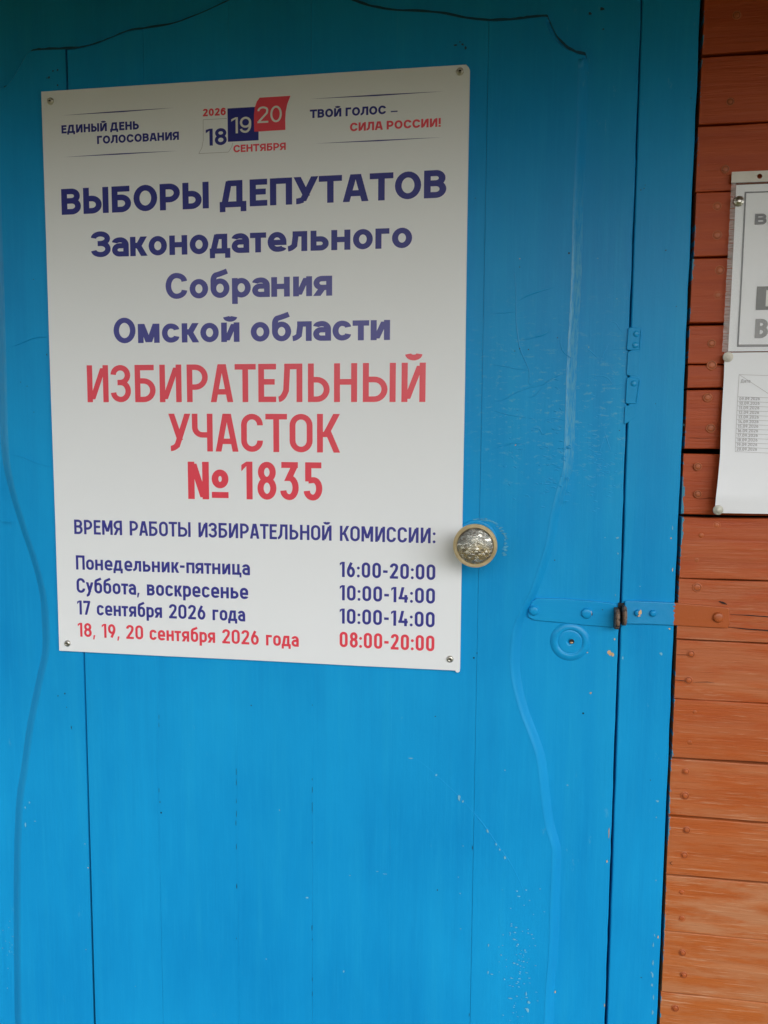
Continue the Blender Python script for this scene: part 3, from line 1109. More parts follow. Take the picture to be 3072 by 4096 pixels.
# iron strap bridging frame and wall
hs2 = empty('hasp', (.86, SY, at(2700, 2455).z), 'iron strap across the door frame, half blue half brown, with a rusty bent ear',
            'hasp')
SY2 = .0026
strap_r = [(2500, 2404), (2600, 2407), (2691, 2411), (2800, 2420), (2905, 2430), (2917, 2434), (2919, 2500), (2910, 2514), (2800, 2508), (2695, 2502),
           (2600, 2498), (2500, 2496), (2497, 2450)]
plate('strap', [rnd_rect([xz(a, b_, SY2) for a, b_ in strap_r][::-1], .0012, 3)], SY2, .0042, .0011, M['strap'], hs2, 2, True)
hex2 = hex_me.copy(); hex2.materials.clear(); hex2.materials.append(M['brown_nail']); hex2.name = 'bolt_head_brown'
rust2 = hex_me.copy(); rust2.materials.clear(); rust2.materials.append(mat_plain('chipped_bolt', (.33, .24, .17), .5, .3, bump=(500, .001), var=.5)); rust2.name = 'bolt_head_bare'
for (px, py), s_, me in (((2550, 2451), .62, hex_me), ((2611, 2453), .62, hex_me), ((2872, 2469), .95, hex2)):
    p = at(px, py, SY2)
    o = link('bolt_head', me, None, hs2)
    o.location = Vector((p.x, SY2, p.z)) - base(hs2)
    o.scale = (s_, 1, s_)
blot('primer_flakes', [(2561, 2450, 8, 14), (2557, 2464, 8, 4)], SY2 - .0045, M['chip_tan'], hs2, 33)
e0, e1 = at(2506, 2508, -.013), at(2506, 2430, -.013)
ear('strap_ear', at(2500, 2480, -.012).x, e0.z, e1.z, SY2 + .001, .019, .0048, M['rust'], hs2)
mesh_o = box('ear_gap', at(2474, 2480).x, at(2500, 2480).x, .0058, .0066, e0.z + .002, e1.z + .002, M['hole'], hs2)

# ------------------------------------------------------------------ lettering: monoline glyphs drawn as strokes


class Pen:
    def __init__(s, sw, sh, T, ro):
        s.s, s.h, s.hh, s.T, s.ro = sw, sw / 2, sh / 2, T, ro
        s.out = []                      # each item: list of polygons, one stroke

    def rect(s, x0, y0, x1, y1):
        s.out.append([[(x0, y0), (x1, y0), (x1, y1), (x0, y1)]])

    def dg(s, x0, y0, x1, y1, k=1.0):
        """slanted stroke with level ends, centres (x0,y0)-(x1,y1)"""
        L = math.hypot(x1 - x0, y1 - y0)
        w = s.h * k * L / abs(y1 - y0)
        s.out.append([[(x0 - w, y0), (x0 + w, y0), (x1 + w, y1), (x1 - w, y1)]])

    def path(s, pts, closed=False):
        pts = [(p[0], p[1], tuple(max(v, s.h * 1.03) for v in (p[2] if isinstance(p[2], tuple) else (p[2], p[2])))) if len(p) > 2 else p for p in pts]
        P = []
        N = len(pts)
        for i, p in enumerate(pts):
            if len(p) == 2 or (not closed and i in (0, N - 1)):
                P.append(Vector(p[:2]))
                continue
            c = Vector(p[:2])
            a, b = Vector(pts[i - 1][:2]), Vector(pts[(i + 1) % N][:2])
            rx, ry = p[2] if isinstance(p[2], tuple) else (p[2], p[2])
            da, db = a - c, b - c
            la = min(da.length * (.5 if len(pts[i - 1]) > 2 else 1), rx if abs(da.x) > abs(da.y) else ry)
            lb = min(db.length * (.5 if len(pts[(i + 1) % N]) > 2 else 1), rx if abs(db.x) > abs(db.y) else ry)
            S0, E0 = c + da.normalized() * la, c + db.normalized() * lb
            C = S0 + E0 - c
            for k in range(8):
                t = math.pi / 2 * k / 7
                P.append(C + (S0 - C) * math.cos(t) + (E0 - C) * math.sin(t))
        Q = [P[0]]
        for p in P[1:]:
            if (p - Q[-1]).length > 1e-4:
                Q.append(p)
        if closed and (Q[0] - Q[-1]).length < 1e-4:
            Q.pop()
        n = len(Q)
        L_, R_ = [], []
        for i in range(n):
            if closed or 0 < i < n - 1:
                d1 = (Q[i] - Q[i - 1]).normalized()
                d2 = (Q[(i + 1) % n] - Q[i]).normalized()
            elif i == 0:
                d1 = d2 = (Q[1] - Q[0]).normalized()
            else:
                d1 = d2 = (Q[-1] - Q[-2]).normalized()
            n1, n2 = Vector((-d1.y, d1.x)), Vector((-d2.y, d2.x))
            m = (n1 + n2) / max(.3, 1 + n1.dot(n2))
            o = Vector((m.x * s.h, m.y * s.hh))
            L_.append(Q[i] + o)
            R_.append(Q[i] - o)
        polys = []
        for i in range(n if closed else n - 1):
            j = (i + 1) % n
            polys.append([tuple(L_[i]), tuple(L_[j]), tuple(R_[j]), tuple(R_[i])])
        s.out.append(polys)


def glyph(ch, w, sw, sh, xh, ro):
    low = ch in 'абвгдезийклмнопрстуцьыя' and ch.islower()
    T = xh if low else 1.0
    p = Pen(sw, sh, T, ro)
    h, hh, s = p.h, p.hh, sw
    L, R, B, U = h, w - h, hh, T - hh
    r = (w / 2 - h, min(T * .5 - hh, (w / 2 - h) * ro))
    rb = lambda y0, y1: (min(w * .6, (y1 - y0) * .5 * (1.25 if ro > 1 else 1.05)), (y1 - y0) * .5)
    C = ch.upper()

    def mir(f):
        k = len(p.out)
        f()
        for st in p.out[k:]:
            for pl in st:
                pl[:] = [(w - x, y) for x, y in pl][::-1]
    if ch == 'а':
        m = .56 * T
        p.path([(L, T * .72), (L, U, (r[0], .2)), (R, U, (r[0], .2)), (R, 0)])
        p.path([(R, m), (L, m, rb(hh, m)), (L, hh, rb(hh, m)), (R, hh)])
    elif ch == 'е':
        p.path([(R, T * .22), (R, B, (r[0], .2)), (L, B, r), (L, U, r), (R, U, r), (R, .47 * T - hh)])
        p.rect(s * .6, .47 * T - hh, w - s * .5, .47 * T + hh)
    elif ch == 'б':
        p.path([(L, B, r), (R, B, r), (R, U, r), (L, U, r)], True)
        p.path([(L, T * .45), (L, .86, (.22, .2)), (w * .45, .90, (.3, .1)), (w - h * .8, 1.0 + hh * .2)])
    elif ch == 'р':
        p.rect(0, -.24, s, T)
        p.path([(L, B, r), (R, B, r), (R, U, r), (L, U, r)], True)
    elif ch == 'у':
        sl = s * .56
        p.dg(w * .34, -.10, w - sl, T)
        p.dg(sl, T, w * .52, T * .12)
        p.path([(w * .08, -.24 + hh), (w * .26, -.24 + hh, .08), (w * .37, -.06)])
    elif C in 'О0':
        p.path([(L, B, r), (R, B, r), (R, U, r), (L, U, r)], True)
    elif C == 'С':
        k = .30 if ro < 1.3 else .33
        p.path([(R, T * (1 - k)), (R, U, r), (L, U, r), (L, B, r), (R, B, r), (R, T * k)])
    elif C == 'Е':
        p.rect(0, 0, s, T)
        p.rect(s * .9, 0, w, sh)
        p.rect(s * .9, T - sh, w, T)
        p.rect(s * .9, T * .53 - hh, w * .92, T * .53 + hh)
    elif C == 'Г':
        p.rect(0, 0, s, T); p.rect(s * .9, T - sh, w, T)
    elif C == 'Т':
        p.rect(0, T - sh, w, T); p.rect(w / 2 - h, 0, w / 2 + h, T - sh * .9)
    elif C == 'Н':
        p.rect(0, 0, s, T); p.rect(w - s, 0, w, T); p.rect(s * .9, T * .52 - hh, w - s * .9, T * .52 + hh)
    elif C == 'П':
        p.rect(0, 0, s, T); p.rect(w - s, 0, w, T); p.rect(s * .9, T - sh, w - s * .9, T)
    elif C == 'Ц':
        p.rect(0, 0, s, T); p.rect(w - s * 1.7, 0, w - s * .7, T); p.rect(s * .9, 0, w, sh); p.rect(w - s * .75, -.17, w, sh * .9)
    elif C in 'ИЙ':
        p.rect(0, 0, s, T); p.rect(w - s, 0, w, T)
        p.dg(s * .95, T * .08, w - s * .95, T * .92, .95)
        if C == 'Й':
            c0 = T + .13
            p.path([(w * .27, c0 + .09), (w * .27, c0, (.2, .1)), (w * .73, c0, (.2, .1)), (w * .73, c0 + .09)])
    elif C == 'Р':
        m = .40 * T
        p.rect(0, 0, s, T); q = rb(m, U); p.path([(s * .9, U), (R, U, q), (R, m, q), (s * .9, m)])
    elif C == 'Я':
        m = .42 * T

        def f():
            q = rb(m, U)
            p.rect(0, 0, s, T); p.path([(s * .9, U), (R, U, q), (R, m, q), (s * .9, m)])
            p.dg(w - s * .56, 0, w * .50, m)
        mir(f)
    elif C == 'Б':
        m = .57 * T
        q = rb(B, m)
        p.rect(0, 0, s, T); p.rect(s * .9, T - sh, w * .93, T); p.path([(s * .9, m), (R, m, q), (R, B, q), (s * .9, B)])
    elif C == 'Ь':
        m = .58 * T
        q = rb(B, m)
        p.rect(0, 0, s, T); p.path([(s * .9, m), (R, m, q), (R, B, q), (s * .9, B)])
    elif C == 'Ы':
        m = .58 * T
        q = rb(B, m)
        R2 = w - s * 1.0 - h - (.055 if ro < 1.3 else .04)
        p.rect(0, 0, s, T); p.path([(s * .9, m), (R2, m, q), (R2, B, q), (s * .9, B)])
        p.rect(w - s, 0, w, T)
    elif C == 'В':
        m = .53 * T
        q, q2 = rb(B, m), rb(m, U)
        p.rect(0, 0, s, T); p.path([(s * .9, m), (R, m, q), (R, B, q), (s * .9, B)])
        p.path([(s * .9, U), (R - w * .04, U, q2), (R - w * .04, m, q2), (s * .9, m)])
    elif C == 'З':
        m = .53 * T
        q, q2 = (r[0], (m - B) * .5), (r[0], (U - m) * .5)
        p.path([(L, T * .74), (L, U, q2), (R - w * .02, U, q2), (R - w * .02, m, q2), (w * .34, m)])
        p.path([(w * .34, m), (R, m, q), (R, B, q), (L, B, q), (L, T * .26)])
    elif ch == '3':
        m = .58
        q = (r[0], (m - B) * .5)
        p.rect(w * .06, 1 - sh, w * .96, 1)
        p.dg(w * .40, m - hh, w - s * .72, 1 - sh * .8)
        p.path([(w * .36, m), (R, m, q), (R, B, q), (L, B, q), (L, .25)])
    elif C == 'А':
        k = s * .56
        ap = s * .30 if ro > 1.3 else s * .22
        p.dg(k, 0, w / 2 - ap, T); p.dg(w - k, 0, w / 2 + ap, T)
        p.rect(w * .25, T * .20, w * .75, T * .20 + sh)
    elif C == 'У':
        k = s * .56
        p.dg(w * .36, T * .10, w - k, T)
        p.dg(k, T, w * .52, T * .30)
        p.path([(w * .10, hh), (w * .26, hh, .10), (w * .38, T * .16)])
    elif C == 'Ч':
        m = .44 * T
        p.rect(w - s, 0, w, T); p.path([(L, T), (L, m, (r[0], .2)), (w - s * .9, m)])
    elif C == 'К':
        p.rect(0, 0, s, T)
        p.dg(s * 1.25, T * .40, w - s * .62, T)
        p.dg(w - s * .56, 0, w * .46, T * .56)
        p.rect(s * .9, T * .42, s * 1.3, T * .42 + sh * .8) if ro < 1.3 else p.rect(s * .9, T * .42, s * 1.6, T * .42 + sh)
    elif C == 'М':
        p.rect(0, 0, s, T); p.rect(w - s, 0, w, T)
        y0 = .02 * T if low or ro > 1.3 else .25
        y0 = .22 * T if ro < 1.3 else .04 * T
        p.dg(w / 2 - .01, y0, s * .66, T); p.dg(w / 2 + .01, y0, w - s * .66, T)
    elif C == 'Л':
        p.rect(w - s, 0, w, T)
        p.rect(w * .24, T - sh, w - s * .9, T)
        p.path([(w * .0, hh), (w * .15, hh, (.10, .14)), (w * .24 + h * .6, T * .30), (w * .24 + h, T - sh * .9)])
    elif C == 'Д':
        p.rect(0, -.17, s * .92, 0.001); p.rect(w - s * .92, -.17, w, 0.001)
        p.rect(0, 0, w, sh)
        p.rect(w * .86 - s, sh * .9, w * .86, T); p.rect(w * .30, T - sh, w * .86 - s * .9, T)
        p.dg(w * .20, sh * .9, w * .30 + h * .5, T * .98)
    elif ch == '№':
        a = w * .52
        p.rect(0, 0, s, 1); p.rect(a - s, 0, a, 1); p.dg(s * .80, .95, a - s * .80, .05)
        x0, x1 = a + s * .42 + h, w - h
        q = ((x1 - x0) / 2, .16)
        p.path([(x0, .30 + hh, q), (x1, .30 + hh, q), (x1, .80 - hh, q), (x0, .80 - hh, q)], True)
        p.rect(a + s * .42, .04, w, .04 + sh * .95)
    elif ch == '1':
        p.rect(w - s, 0, w, 1)
        p.out.append([[(0, .74), (w - s * .9, .90), (w - s * .9, 1.0), (w - s * .99, 1.0), (0, .74 + sh * 1.1)]])
    elif ch == '2':
        p.path([(L, .73), (L, 1 - hh, (r[0], .25)), (R, 1 - hh, (r[0], .25)), (R, .62, (.05, .14)), (L + s * .25, sh * .9)])
        p.rect(0, 0, w, sh)
    elif ch == '4':
        p.dg(s * .60, .22, w * .46, 1.0)
        p.rect(0, .20, w, .20 + sh); p.rect(w * .62, 0, w * .62 + s, .50)
    elif ch == '5':
        m = .60
        q = (r[0], (m - B) * .45)
        p.rect(w * .08, 1 - sh, w * .95, 1); p.rect(w * .08, .50, w * .08 + s, 1 - sh * .9)
        p.path([(w * .08 + s * .5, m - hh), (R, m - hh * .6, q), (R, B, q), (L, B, q), (L, .25)])
    elif ch in '69':
        m = .62
        q = (r[0], (m - B) * .5)
        p.path([(L, B, q), (R, B, q), (R, m, q), (L, m, q)], True)
        p.path([(L, .34), (L, .50, (.1, .12)), (w * .56, .96)]) if ro < 1.3 else p.path([(L, .34), (L, 1 - hh, r), (R, 1 - hh, r), (R, .74)])
        if ch == '9':
            for st in p.out:
                for pl in st:
                    pl[:] = [(w - x, 1 - y) for x, y in pl]
    elif ch == '7':
        p.rect(0, 1 - sh, w, 1); p.dg(w * .34, 0, w - s * .56, 1 - sh * .9)
        p.rect(0, .82, s * .8, 1 - sh * .9)
    elif ch == '8':
        m = .53
        q, q2 = (r[0], (m - B) * .5), (r[0] * .9, (1 - hh - m) * .5)
        p.path([(L, B, q), (R, B, q), (R, m, q), (L, m, q)], True)
        p.path([(L + w * .03, m, q2), (R - w * .03, m, q2), (R - w * .03, 1 - hh, q2), (L + w * .03, 1 - hh, q2)], True)
    elif ch == ':':
        for y in (.10, .62):
            p.out.append([[(w / 2 + h * 1.1 * math.cos(a * math.pi / 4), y + h * 1.1 * math.sin(a * math.pi / 4)) for a in range(8)]])
    elif ch == '.':
        p.rect(0, 0, w, s)
    elif ch == ',':
        p.out.append([[(w * .0, -.16), (w * .55, -.16), (w, .15), (w * .25, .15)]])
    elif ch in '-–':
        p.rect(0, .36, w, .36 + sh)
    elif ch == '!':
        p.rect(w / 2 - h, .30, w / 2 + h, 1); p.rect(w / 2 - h, 0, w / 2 + h, .19)
    return p.out


WD = dict(zip('ОСЕГТНПЦИЙРЯБЬЫВЗАУЧКМЛД', (.59, .57, .47, .44, .56, .59, .59, .66, .60, .60, .57, .58, .57, .56, .83, .58, .56, .62, .60, .55, .59, .72, .62, .72)))
WD.update({k: v for k, v in zip('осегтнпцийряьывауклмдбз', (.52, .50, .52, .40, .46, .52, .52, .58, .52, .52, .52, .52, .50, .72, .51, .49, .52, .50, .53, .64, .62, .52, .48))})
WD.update({'№': 1.10, '1': .33, '2': .54, '3': .54, '4': .60, '5': .54, '6': .54, '7': .50, '8': .56, '9': .54, '0': .56, ':': .16, ',': .17, '.': .14,
           '-': .30, '–': .55, '!': .2, ' ': .26})
WB = dict(zip('ОСЕГТНПЦИЙРЯБЬЫВЗАУЧКМЛД', (.90, .86, .64, .62, .82, .80, .80, .86, .82, .82, .76, .78, .74, .73, .98, .76, .80, .92, .88, .76, .80, 1.02, .86, .98)))
WB.update({k: v for k, v in zip('осегтнпцийряьывауклмдбз', (.73, .70, .72, .51, .62, .71, .71, .76, .72, .72, .73, .70, .68, .90, .68, .68, .72, .69, .73, .88, .80, .74, .64))})
WB.update({'№': 1.3, '1': .42, '2': .68, '3': .7, '4': .74, '5': .68, '6': .72, '7': .66, '8': .72, '9': .72, '0': .72, ':': .2, ',': .2, '.': .2, '-': .4, '–': .66,
           '!': .22, ' ': .22})
OPEN = 'ТУАЛЛДКГ'


def gap(a, b, g0):
    """letter spacing: tight beside open or round shapes"""
    k = 1.0
    if a in 'ТУГтгуАа' and b in 'ТУАЛДтулдС' and a.upper() != 'А':
        k = .15
    elif a.upper() in 'ТУАГ' and b.upper() in 'ТУАЛДЧ':
        k = .25
    elif a.upper() in 'ТУАК' or b.upper() in 'ТУАЛДЧЯЗ':
        k = .45
    elif a.upper() in 'ОСЕРБЬВЗ8' or b.upper() in 'ОСЗ':
        k = .78
    return g0 * k


def lettering(name, text, x0, x1, zb, cap, mat, parent, bold=False, sw=None, y=0.0, ytop=None, slant=0.0, xh=None, g0=None, zslope=0.0, map3=None):
    sw = sw or (.215 if bold else .155)
    sh = sw * (.86 if bold else .92)
    Wt = WB if bold else WD
    xh = xh or (.745 if bold else .735)
    ro = 1.55 if bold else 1.0
    g0 = g0 or (.125 if bold else .145)
    n = len(text)
    tot = 0
    xs = []
    for i, ch in enumerate(text):
        xs.append(tot)
        tot += Wt.get(ch, .6)
        if i < n - 1:
            tot += gap(ch, text[i + 1], g0)
    k = (x1 - x0) / cap / tot
    vs, fs = [], []
    for ch, x in zip(text, xs):
        if ch == ' ':
            continue
        for si, st in enumerate(glyph(ch, Wt.get(ch, .6) * k, sw, sh, xh, ro)):
            for pl in st:
                b = len(vs)
                for px, py in pl:
                    X = x0 + (x * k + px) * cap
                    vs.append((X, y - .000015 * si, zb + py * cap + (X - x0) * zslope))
                fs.append(tuple(range(b, b + len(pl))))
    # drop repeated corners of thin joins
    bm = bmesh.new()
    bv = [bm.verts.new(v) for v in vs]
    for f in fs:
        try:
            bm.faces.new([bv[i] for i in f])
        except ValueError:
            pass
    bmesh.ops.dissolve_degenerate(bm, dist=1e-7, edges=bm.edges)
    bad = [f for f in bm.faces if f.calc_area() < 1e-12]
    bmesh.ops.delete(bm, geom=bad, context='FACES')
    for f in bm.faces:
        f.normal_update()
        if f.normal.y > 0:
            f.normal_flip()
    if map3:
        for v in bm.verts:
            v.co = map3(v.co.x, v.co.z, -v.co.y + y)
    bb = base(parent)
    bmesh.ops.translate(bm, verts=bm.verts, vec=-bb)
    me = bpy.data.meshes.new(name)
    bm.to_mesh(me)
    bm.free()
    return link(name, me, mat, parent)


# ------------------------------------------------------------------ the election sign
ZS = 1.12
sign = empty('polling_station_sign', (.3, -.003, ZS), 'large white board sign screwed to the door, printed in navy and red', 'sign')
SF = -.0062
ol = [(0, 0), (.15, -.0002), (.3, .0002), (.45, -.0003), (.5935, .0000), (.5945, -.0022), (.5975, -.0028), (.5998, -.0010), (.6002, .003), (.600, .2), (.6004, .4), (.5998, .6), (.600, .796),
      (.5985, .7995), (.595, .8032), (.45, .8036), (.3, .8034), (.15, .8037), (.0, .8035), (.0002, .6), (-.0003, .4), (.0003, .2)]
plate('panel', [[(x, ZS + z) for x, z in ol][::-1]], SF, .0042, .0005, M['sign'], sign, 1)
YT = SF - .00012


def T(name, text, x0, x1, z, cap, mat, **kw):
    return lettering(name, text, x0 / 1000, x1 / 1000, ZS + z / 1000, cap / 1000, M[mat], sign, y=YT, **kw)


T('heading_line', 'ВЫБОРЫ ДЕПУТАТОВ', 25.8, 571.6, 634.2, 35.5, 'ink_navy', bold=True, sw=.25, zslope=.006)  # darker ink on the upper two lines paints in the shade there
T('heading_line', 'Законодательного', 69.0, 527, 574.2, 35.5, 'ink_navy', bold=True, sw=.232)
T('heading_line', 'Собрания', 179.4, 418.3, 514, 35.6, 'ink_blue', bold=True, sw=.232)
T('heading_line', 'Омской области', 99.9, 498.3, 453.6, 35.8, 'ink_blue', bold=True, sw=.232)
T('red_line', 'ИЗБИРАТЕЛЬНЫЙ', 57.2, 547.4, 370.3, 52.7, 'ink_red', sw=.158)
T('red_line', 'УЧАСТОК', 179.6, 430, 300.8, 53.2, 'ink_red', sw=.158)
T('red_line', '№', 207.8, 268.2, 232.6, 53.4, 'ink_red', sw=.185)
T('red_line', '1835', 287.4, 404.6, 233.6, 53.4, 'ink_red', sw=.168)
T('hours_title', 'ВРЕМЯ РАБОТЫ ИЗБИРАТЕЛЬНОЙ КОМИССИИ:', 30.4, 563.6, 177.6, 21.4, 'ink_blue', sw=.172, g0=.13)
for (t1, x1, z1, c1, t2, z2, c2, ink) in (
        ('Понедельник-пятница', 298.8, 124.7, 21.3, '16:00-20:00', 126.6, 21.6, 'ink_blue'),
        ('Суббота, воскресенье', 295.8, 89.8, 22.2, '10:00-14:00', 93.4, 21.6, 'ink_blue'),
        ('17 сентября 2026 года', 291, 57.0, 21.2, '10:00-14:00', 60.0, 21.6, 'ink_blue'),
        ('18, 19, 20 сентября 2026 года', 370.2, 23.4, 21.0, '08:00-20:00', 26.0, 22.2, 'ink_red')):
    T('hours_day', t1, 31.5, x1, z1, c1, ink, sw=.175, g0=.115)
    T('hours_time', t2, 429.7, 564, z2, c2, ink, sw=.178)
# header
T('slogan', 'ЕДИНЫЙ ДЕНЬ', 29.3, 144.8, 745.2, 11.1, 'ink_navy', bold=True, sw=.262, g0=.13)
T('slogan', 'ГОЛОСОВАНИЯ', 82.3, 202.8, 728.4, 10.9, 'ink_navy', bold=True, sw=.262, g0=.13)
T('slogan', 'ТВОЙ ГОЛОС', 387.6, 490.6, 747.2, 10.9, 'ink_navy', bold=True, sw=.262, g0=.13)
T('slogan', '–', 497, 506, 745.2, 10.9, 'ink_navy', bold=True, sw=.16)
T('slogan', 'СИЛА РОССИИ!', 442.3, 563, 727.5, 10.9, 'ink_red', bold=True, sw=.262, g0=.13)
T('year', '2026', 237.8, 270.4, 757.4, 9.8, 'ink_red', bold=True, sw=.26)
T('month', 'СЕНТЯБРЯ', 280.6, 354.2, 708, 9.6, 'ink_red', bold=True, sw=.25)


def flat(name, pts, mat, dy, parent=sign):
    return mesh_obj(name, [(x / 1000, SF - dy, ZS + z / 1000) for x, z in pts], [tuple(range(len(pts)))], M[mat], parent)


flat('rule_line', [(29.5, 769.6), (110, 770.9), (197, 771), (120, 769.3)], 'ink_navy', .0001)
flat('rule_line', [(30.5, 713.2), (115, 714.4), (201.5, 713.9), (115, 712.8)], 'ink_navy', .0001)
flat('rule_line', [(387.5, 771.9), (480, 772.4), (566.8, 771.5), (480, 770.6)], 'ink_navy', .0001)
flat('rule_line', [(394, 714.3), (480, 714.7), (565.8, 714.0), (480, 713.1)], 'ink_navy', .0001)
# three calendar leaves
flat('calendar_leaf_navy', [(272.9, 722.3), (316.3, 722.3), (316.2, 765.9), (272.8, 765.9)], 'ink_navy', .00010)
flat('calendar_leaf_red', [(310.3, 733.6), (353.8, 733.9), (353.6, 747), (354.3, 757), (356.5, 767), (361, 777.4), (318.2, 777.4), (314.2, 772.5),
                           (311.4, 765.5), (310.1, 756), (310.0, 745)], 'ink_red', .00018)
T('day_number', '18', 241.5, 271.3, 718.5, 22.2, 'ink_navy', bold=True, sw=.21)
lettering('day_number', '19', .2780, .3062, ZS + .7328, .0210, M['ink_white'], sign, bold=True, sw=.155, y=SF - .00024)
lettering('day_number', '20', .3149, .3490, ZS + .7444, .0214, M['ink_white'], sign, bold=True, sw=.135, y=SF - .00026)
oln = [(238, 753), (237.8, 726), (235.5, 716), (231, 708.8)]


def hair(name, pts, w, mat, dy=.0001):
    vs, fs = [], []
    for i in range(len(pts) - 1):
        a, b = Vector(pts[i]), Vector(pts[i + 1])
        dd = (b - a).normalized()
        nn = Vector((-dd.y, dd.x)) * w / 2
        q = len(vs)
        for v in (a + nn, b + nn, b - nn, a - nn):
            vs.append((v.x / 1000, SF - dy - .00001 * (i % 2), ZS + v.y / 1000))
        fs.append((q, q + 1, q + 2, q + 3))
    return mesh_obj(name, vs, fs, M[mat], sign)


hair('calendar_outline', [(271.6, 753), (238, 753), (237.8, 726), (235.5, 716), (231, 708.8), (273.5, 708.8), (278, 715), (280, 720.6)], .55, 'line_faint')

# screws of the sign
scr_me = lathe_mesh('screw', [(.0050, 0), (.0049, .0010), (.0043, .0022), (.0030, .0029), (.0017, .0031), (.0014, .0018), (.0004, .0016)], 24, .01)
scr_me.materials.append(M['screw'])
slot_me = bpy.data.meshes.new('screw_slot')
for k, (x, z) in enumerate(((14.1, 789.4), (587.2, 794.7), (586.1, 16.2), (14.3, 12.2))):
    o = link('screw', scr_me, None, sign)
    o.location = Vector((x / 1000, SF, ZS + z / 1000)) - base(sign)
    o.rotation_euler = (0, random.uniform(0, 3), 0)
    box('screw_slot', x / 1000 - .0015, x / 1000 + .0015, SF - .0032, SF - .0022, ZS + z / 1000 - .0005, ZS + z / 1000 + .0005, M['hole'], sign).rotation_euler = (0, 0, 0)

# ------------------------------------------------------------------ papers on the boards


def sheet(name, pts_fn, nu, nv, mat, parent, thick=.0002):
    vs = [pts_fn(i / nu, j / nv) for j in range(nv + 1) for i in range(nu + 1)]
    fs = [(j * (nu + 1) + i, j * (nu + 1) + i + 1, (j + 1) * (nu + 1) + i + 1, (j + 1) * (nu + 1) + i) for j in range(nv) for i in range(nu)]
    o = mesh_obj(name, vs, fs, mat, parent, True)
    return o


PY = .0014
# upper sheet in a punched plastic sleeve
pA = Vector(xz(2945, 740, PY)); pB = Vector(xz(2912, 1406, PY))
SW_ = .200
dn = (pB - pA)
ac = Vector((-dn.y, dn.x)).normalized()      # across the sheet, to the right
if ac.x < 0:
    ac = -ac
ulen = dn.length
dnn = dn.normalized()


def up(u, v, dy=0.0):
    """upper sheet: u metres to the right, v metres down from its top left corner"""
    q = pA + ac * u + dnn * v
    return (q.x, PY - dy - .0012 * math.sin(v * 14) * (1 if u < .1 else .6), q.y)


s1 = empty('plastic_sleeve', (1.03, PY, 1.6), 'clear punched plastic sleeve screwed to the brown boards, holding the upper notice', 'plastic sleeve')
n1 = empty('notice', (1.03, PY, 1.6), 'white notice with a grey border inside the plastic sleeve', 'notice')
sheet('paper', lambda a, b: up(a * SW_, b * ulen), 8, 24, M['paper'], n1)


def quad_up(name, u0, v0, u1, v1, mat, dy=.0004, parent=n1):
    n = max(2, int(abs(v1 - v0) / .01))
    vs, fs = [], []
    for j in range(n + 1):
        v = v0 + (v1 - v0) * j / n
        vs += [up(u0, v, dy), up(u1, v, dy)]
    for j in range(n):
        fs.append((2 * j, 2 * j + 1, 2 * j + 3, 2 * j + 2))
    return mesh_obj(name, vs, fs, mat, parent)


def up_uv(px, py):
    q = Vector(xz(px, py, PY)) - pA
    return q.dot(ac), q.dot(dnn)


u0, v0 = up_uv(2980, 768)
u1, v1 = up_uv(2947, 1388)
bl, bt = (u0 + u1) / 2, .0017
quad_up('border', bl, v0, bl + bt, v1, M['ink_frame'])
quad_up('border', bl + bt, v0, SW_ - .012, v0 + bt, M['ink_frame'])
quad_up('border', bl + bt, v1 - .0030, SW_ - .012, v1 - .0012, M['ink_grey'])
quad_up('border', bl + bt, v1 - .0012, SW_ - .012, v1, M['ink_frame'])
quad_up('border', bl - .0004, v0, bl - .0001, v1, M['ink_grey'])


def up_text(name, text, px0, py0, cap_px, mat, dy, adv, sw=.26):
    u, v = up_uv(px0, py0)
    cap = cap_px * .000343
    return lettering(name, text, u, u + adv, 0, cap, M[mat], n1, bold=True, sw=sw, y=0,
                     map3=lambda x, z, e: Vector(up(x, v - z, dy + e)))


up_text('printed_word', 'ВЫБОРЫ', 3017, 900, 39, 'ink_frame', .0005, .104, .30)
ub, vb = up_uv(3026, 1147)
ub2, vb2 = up_uv(3022, 1241)
quad_up('grey_block', ub, vb, SW_ - .02, vb2, M['ink_block'], .0005)
o = up_text('block_letter', 'Е', 3060, 1226, 58, 'ink_white', .0007, .020, .30)
up_text('printed_word', 'ВЫ', 3017, 1353, 70, 'ink_grey', .0005, .038, .24)

# sleeve: left strip with crimped weld, punched band on top, film over the sheet
uS, vS = up_uv(2927, 690)
uS2, vS2 = up_uv(2887, 1408)
uL = (uS + uS2) / 2


def strip_pt(a, b):
    v = vS + .013 + (ulen + .0005 - vS - .013) * b
    u = (uS + (uS2 - uS) * b) * (1 - a) + (-.0004) * a
    w = .0006 * math.sin(b * 150) + .0004 * math.sin(b * 61 + 1)
    return up(u, v, .0010 + w * (1 - a))


sheet('side_weld', strip_pt, 3, 160, M['sleeve'], s1)
sheet('film', lambda a, b: up(-.0003 + a * (SW_ + .004), -.003 + (ulen + .004) * b, .0016), 4, 24, M['film'], s1)
# punched band with round holes
hu, hv = up_uv(3038, 706)
bx = [uS, hu, up_uv(3078, 706)[0], hu + .04]


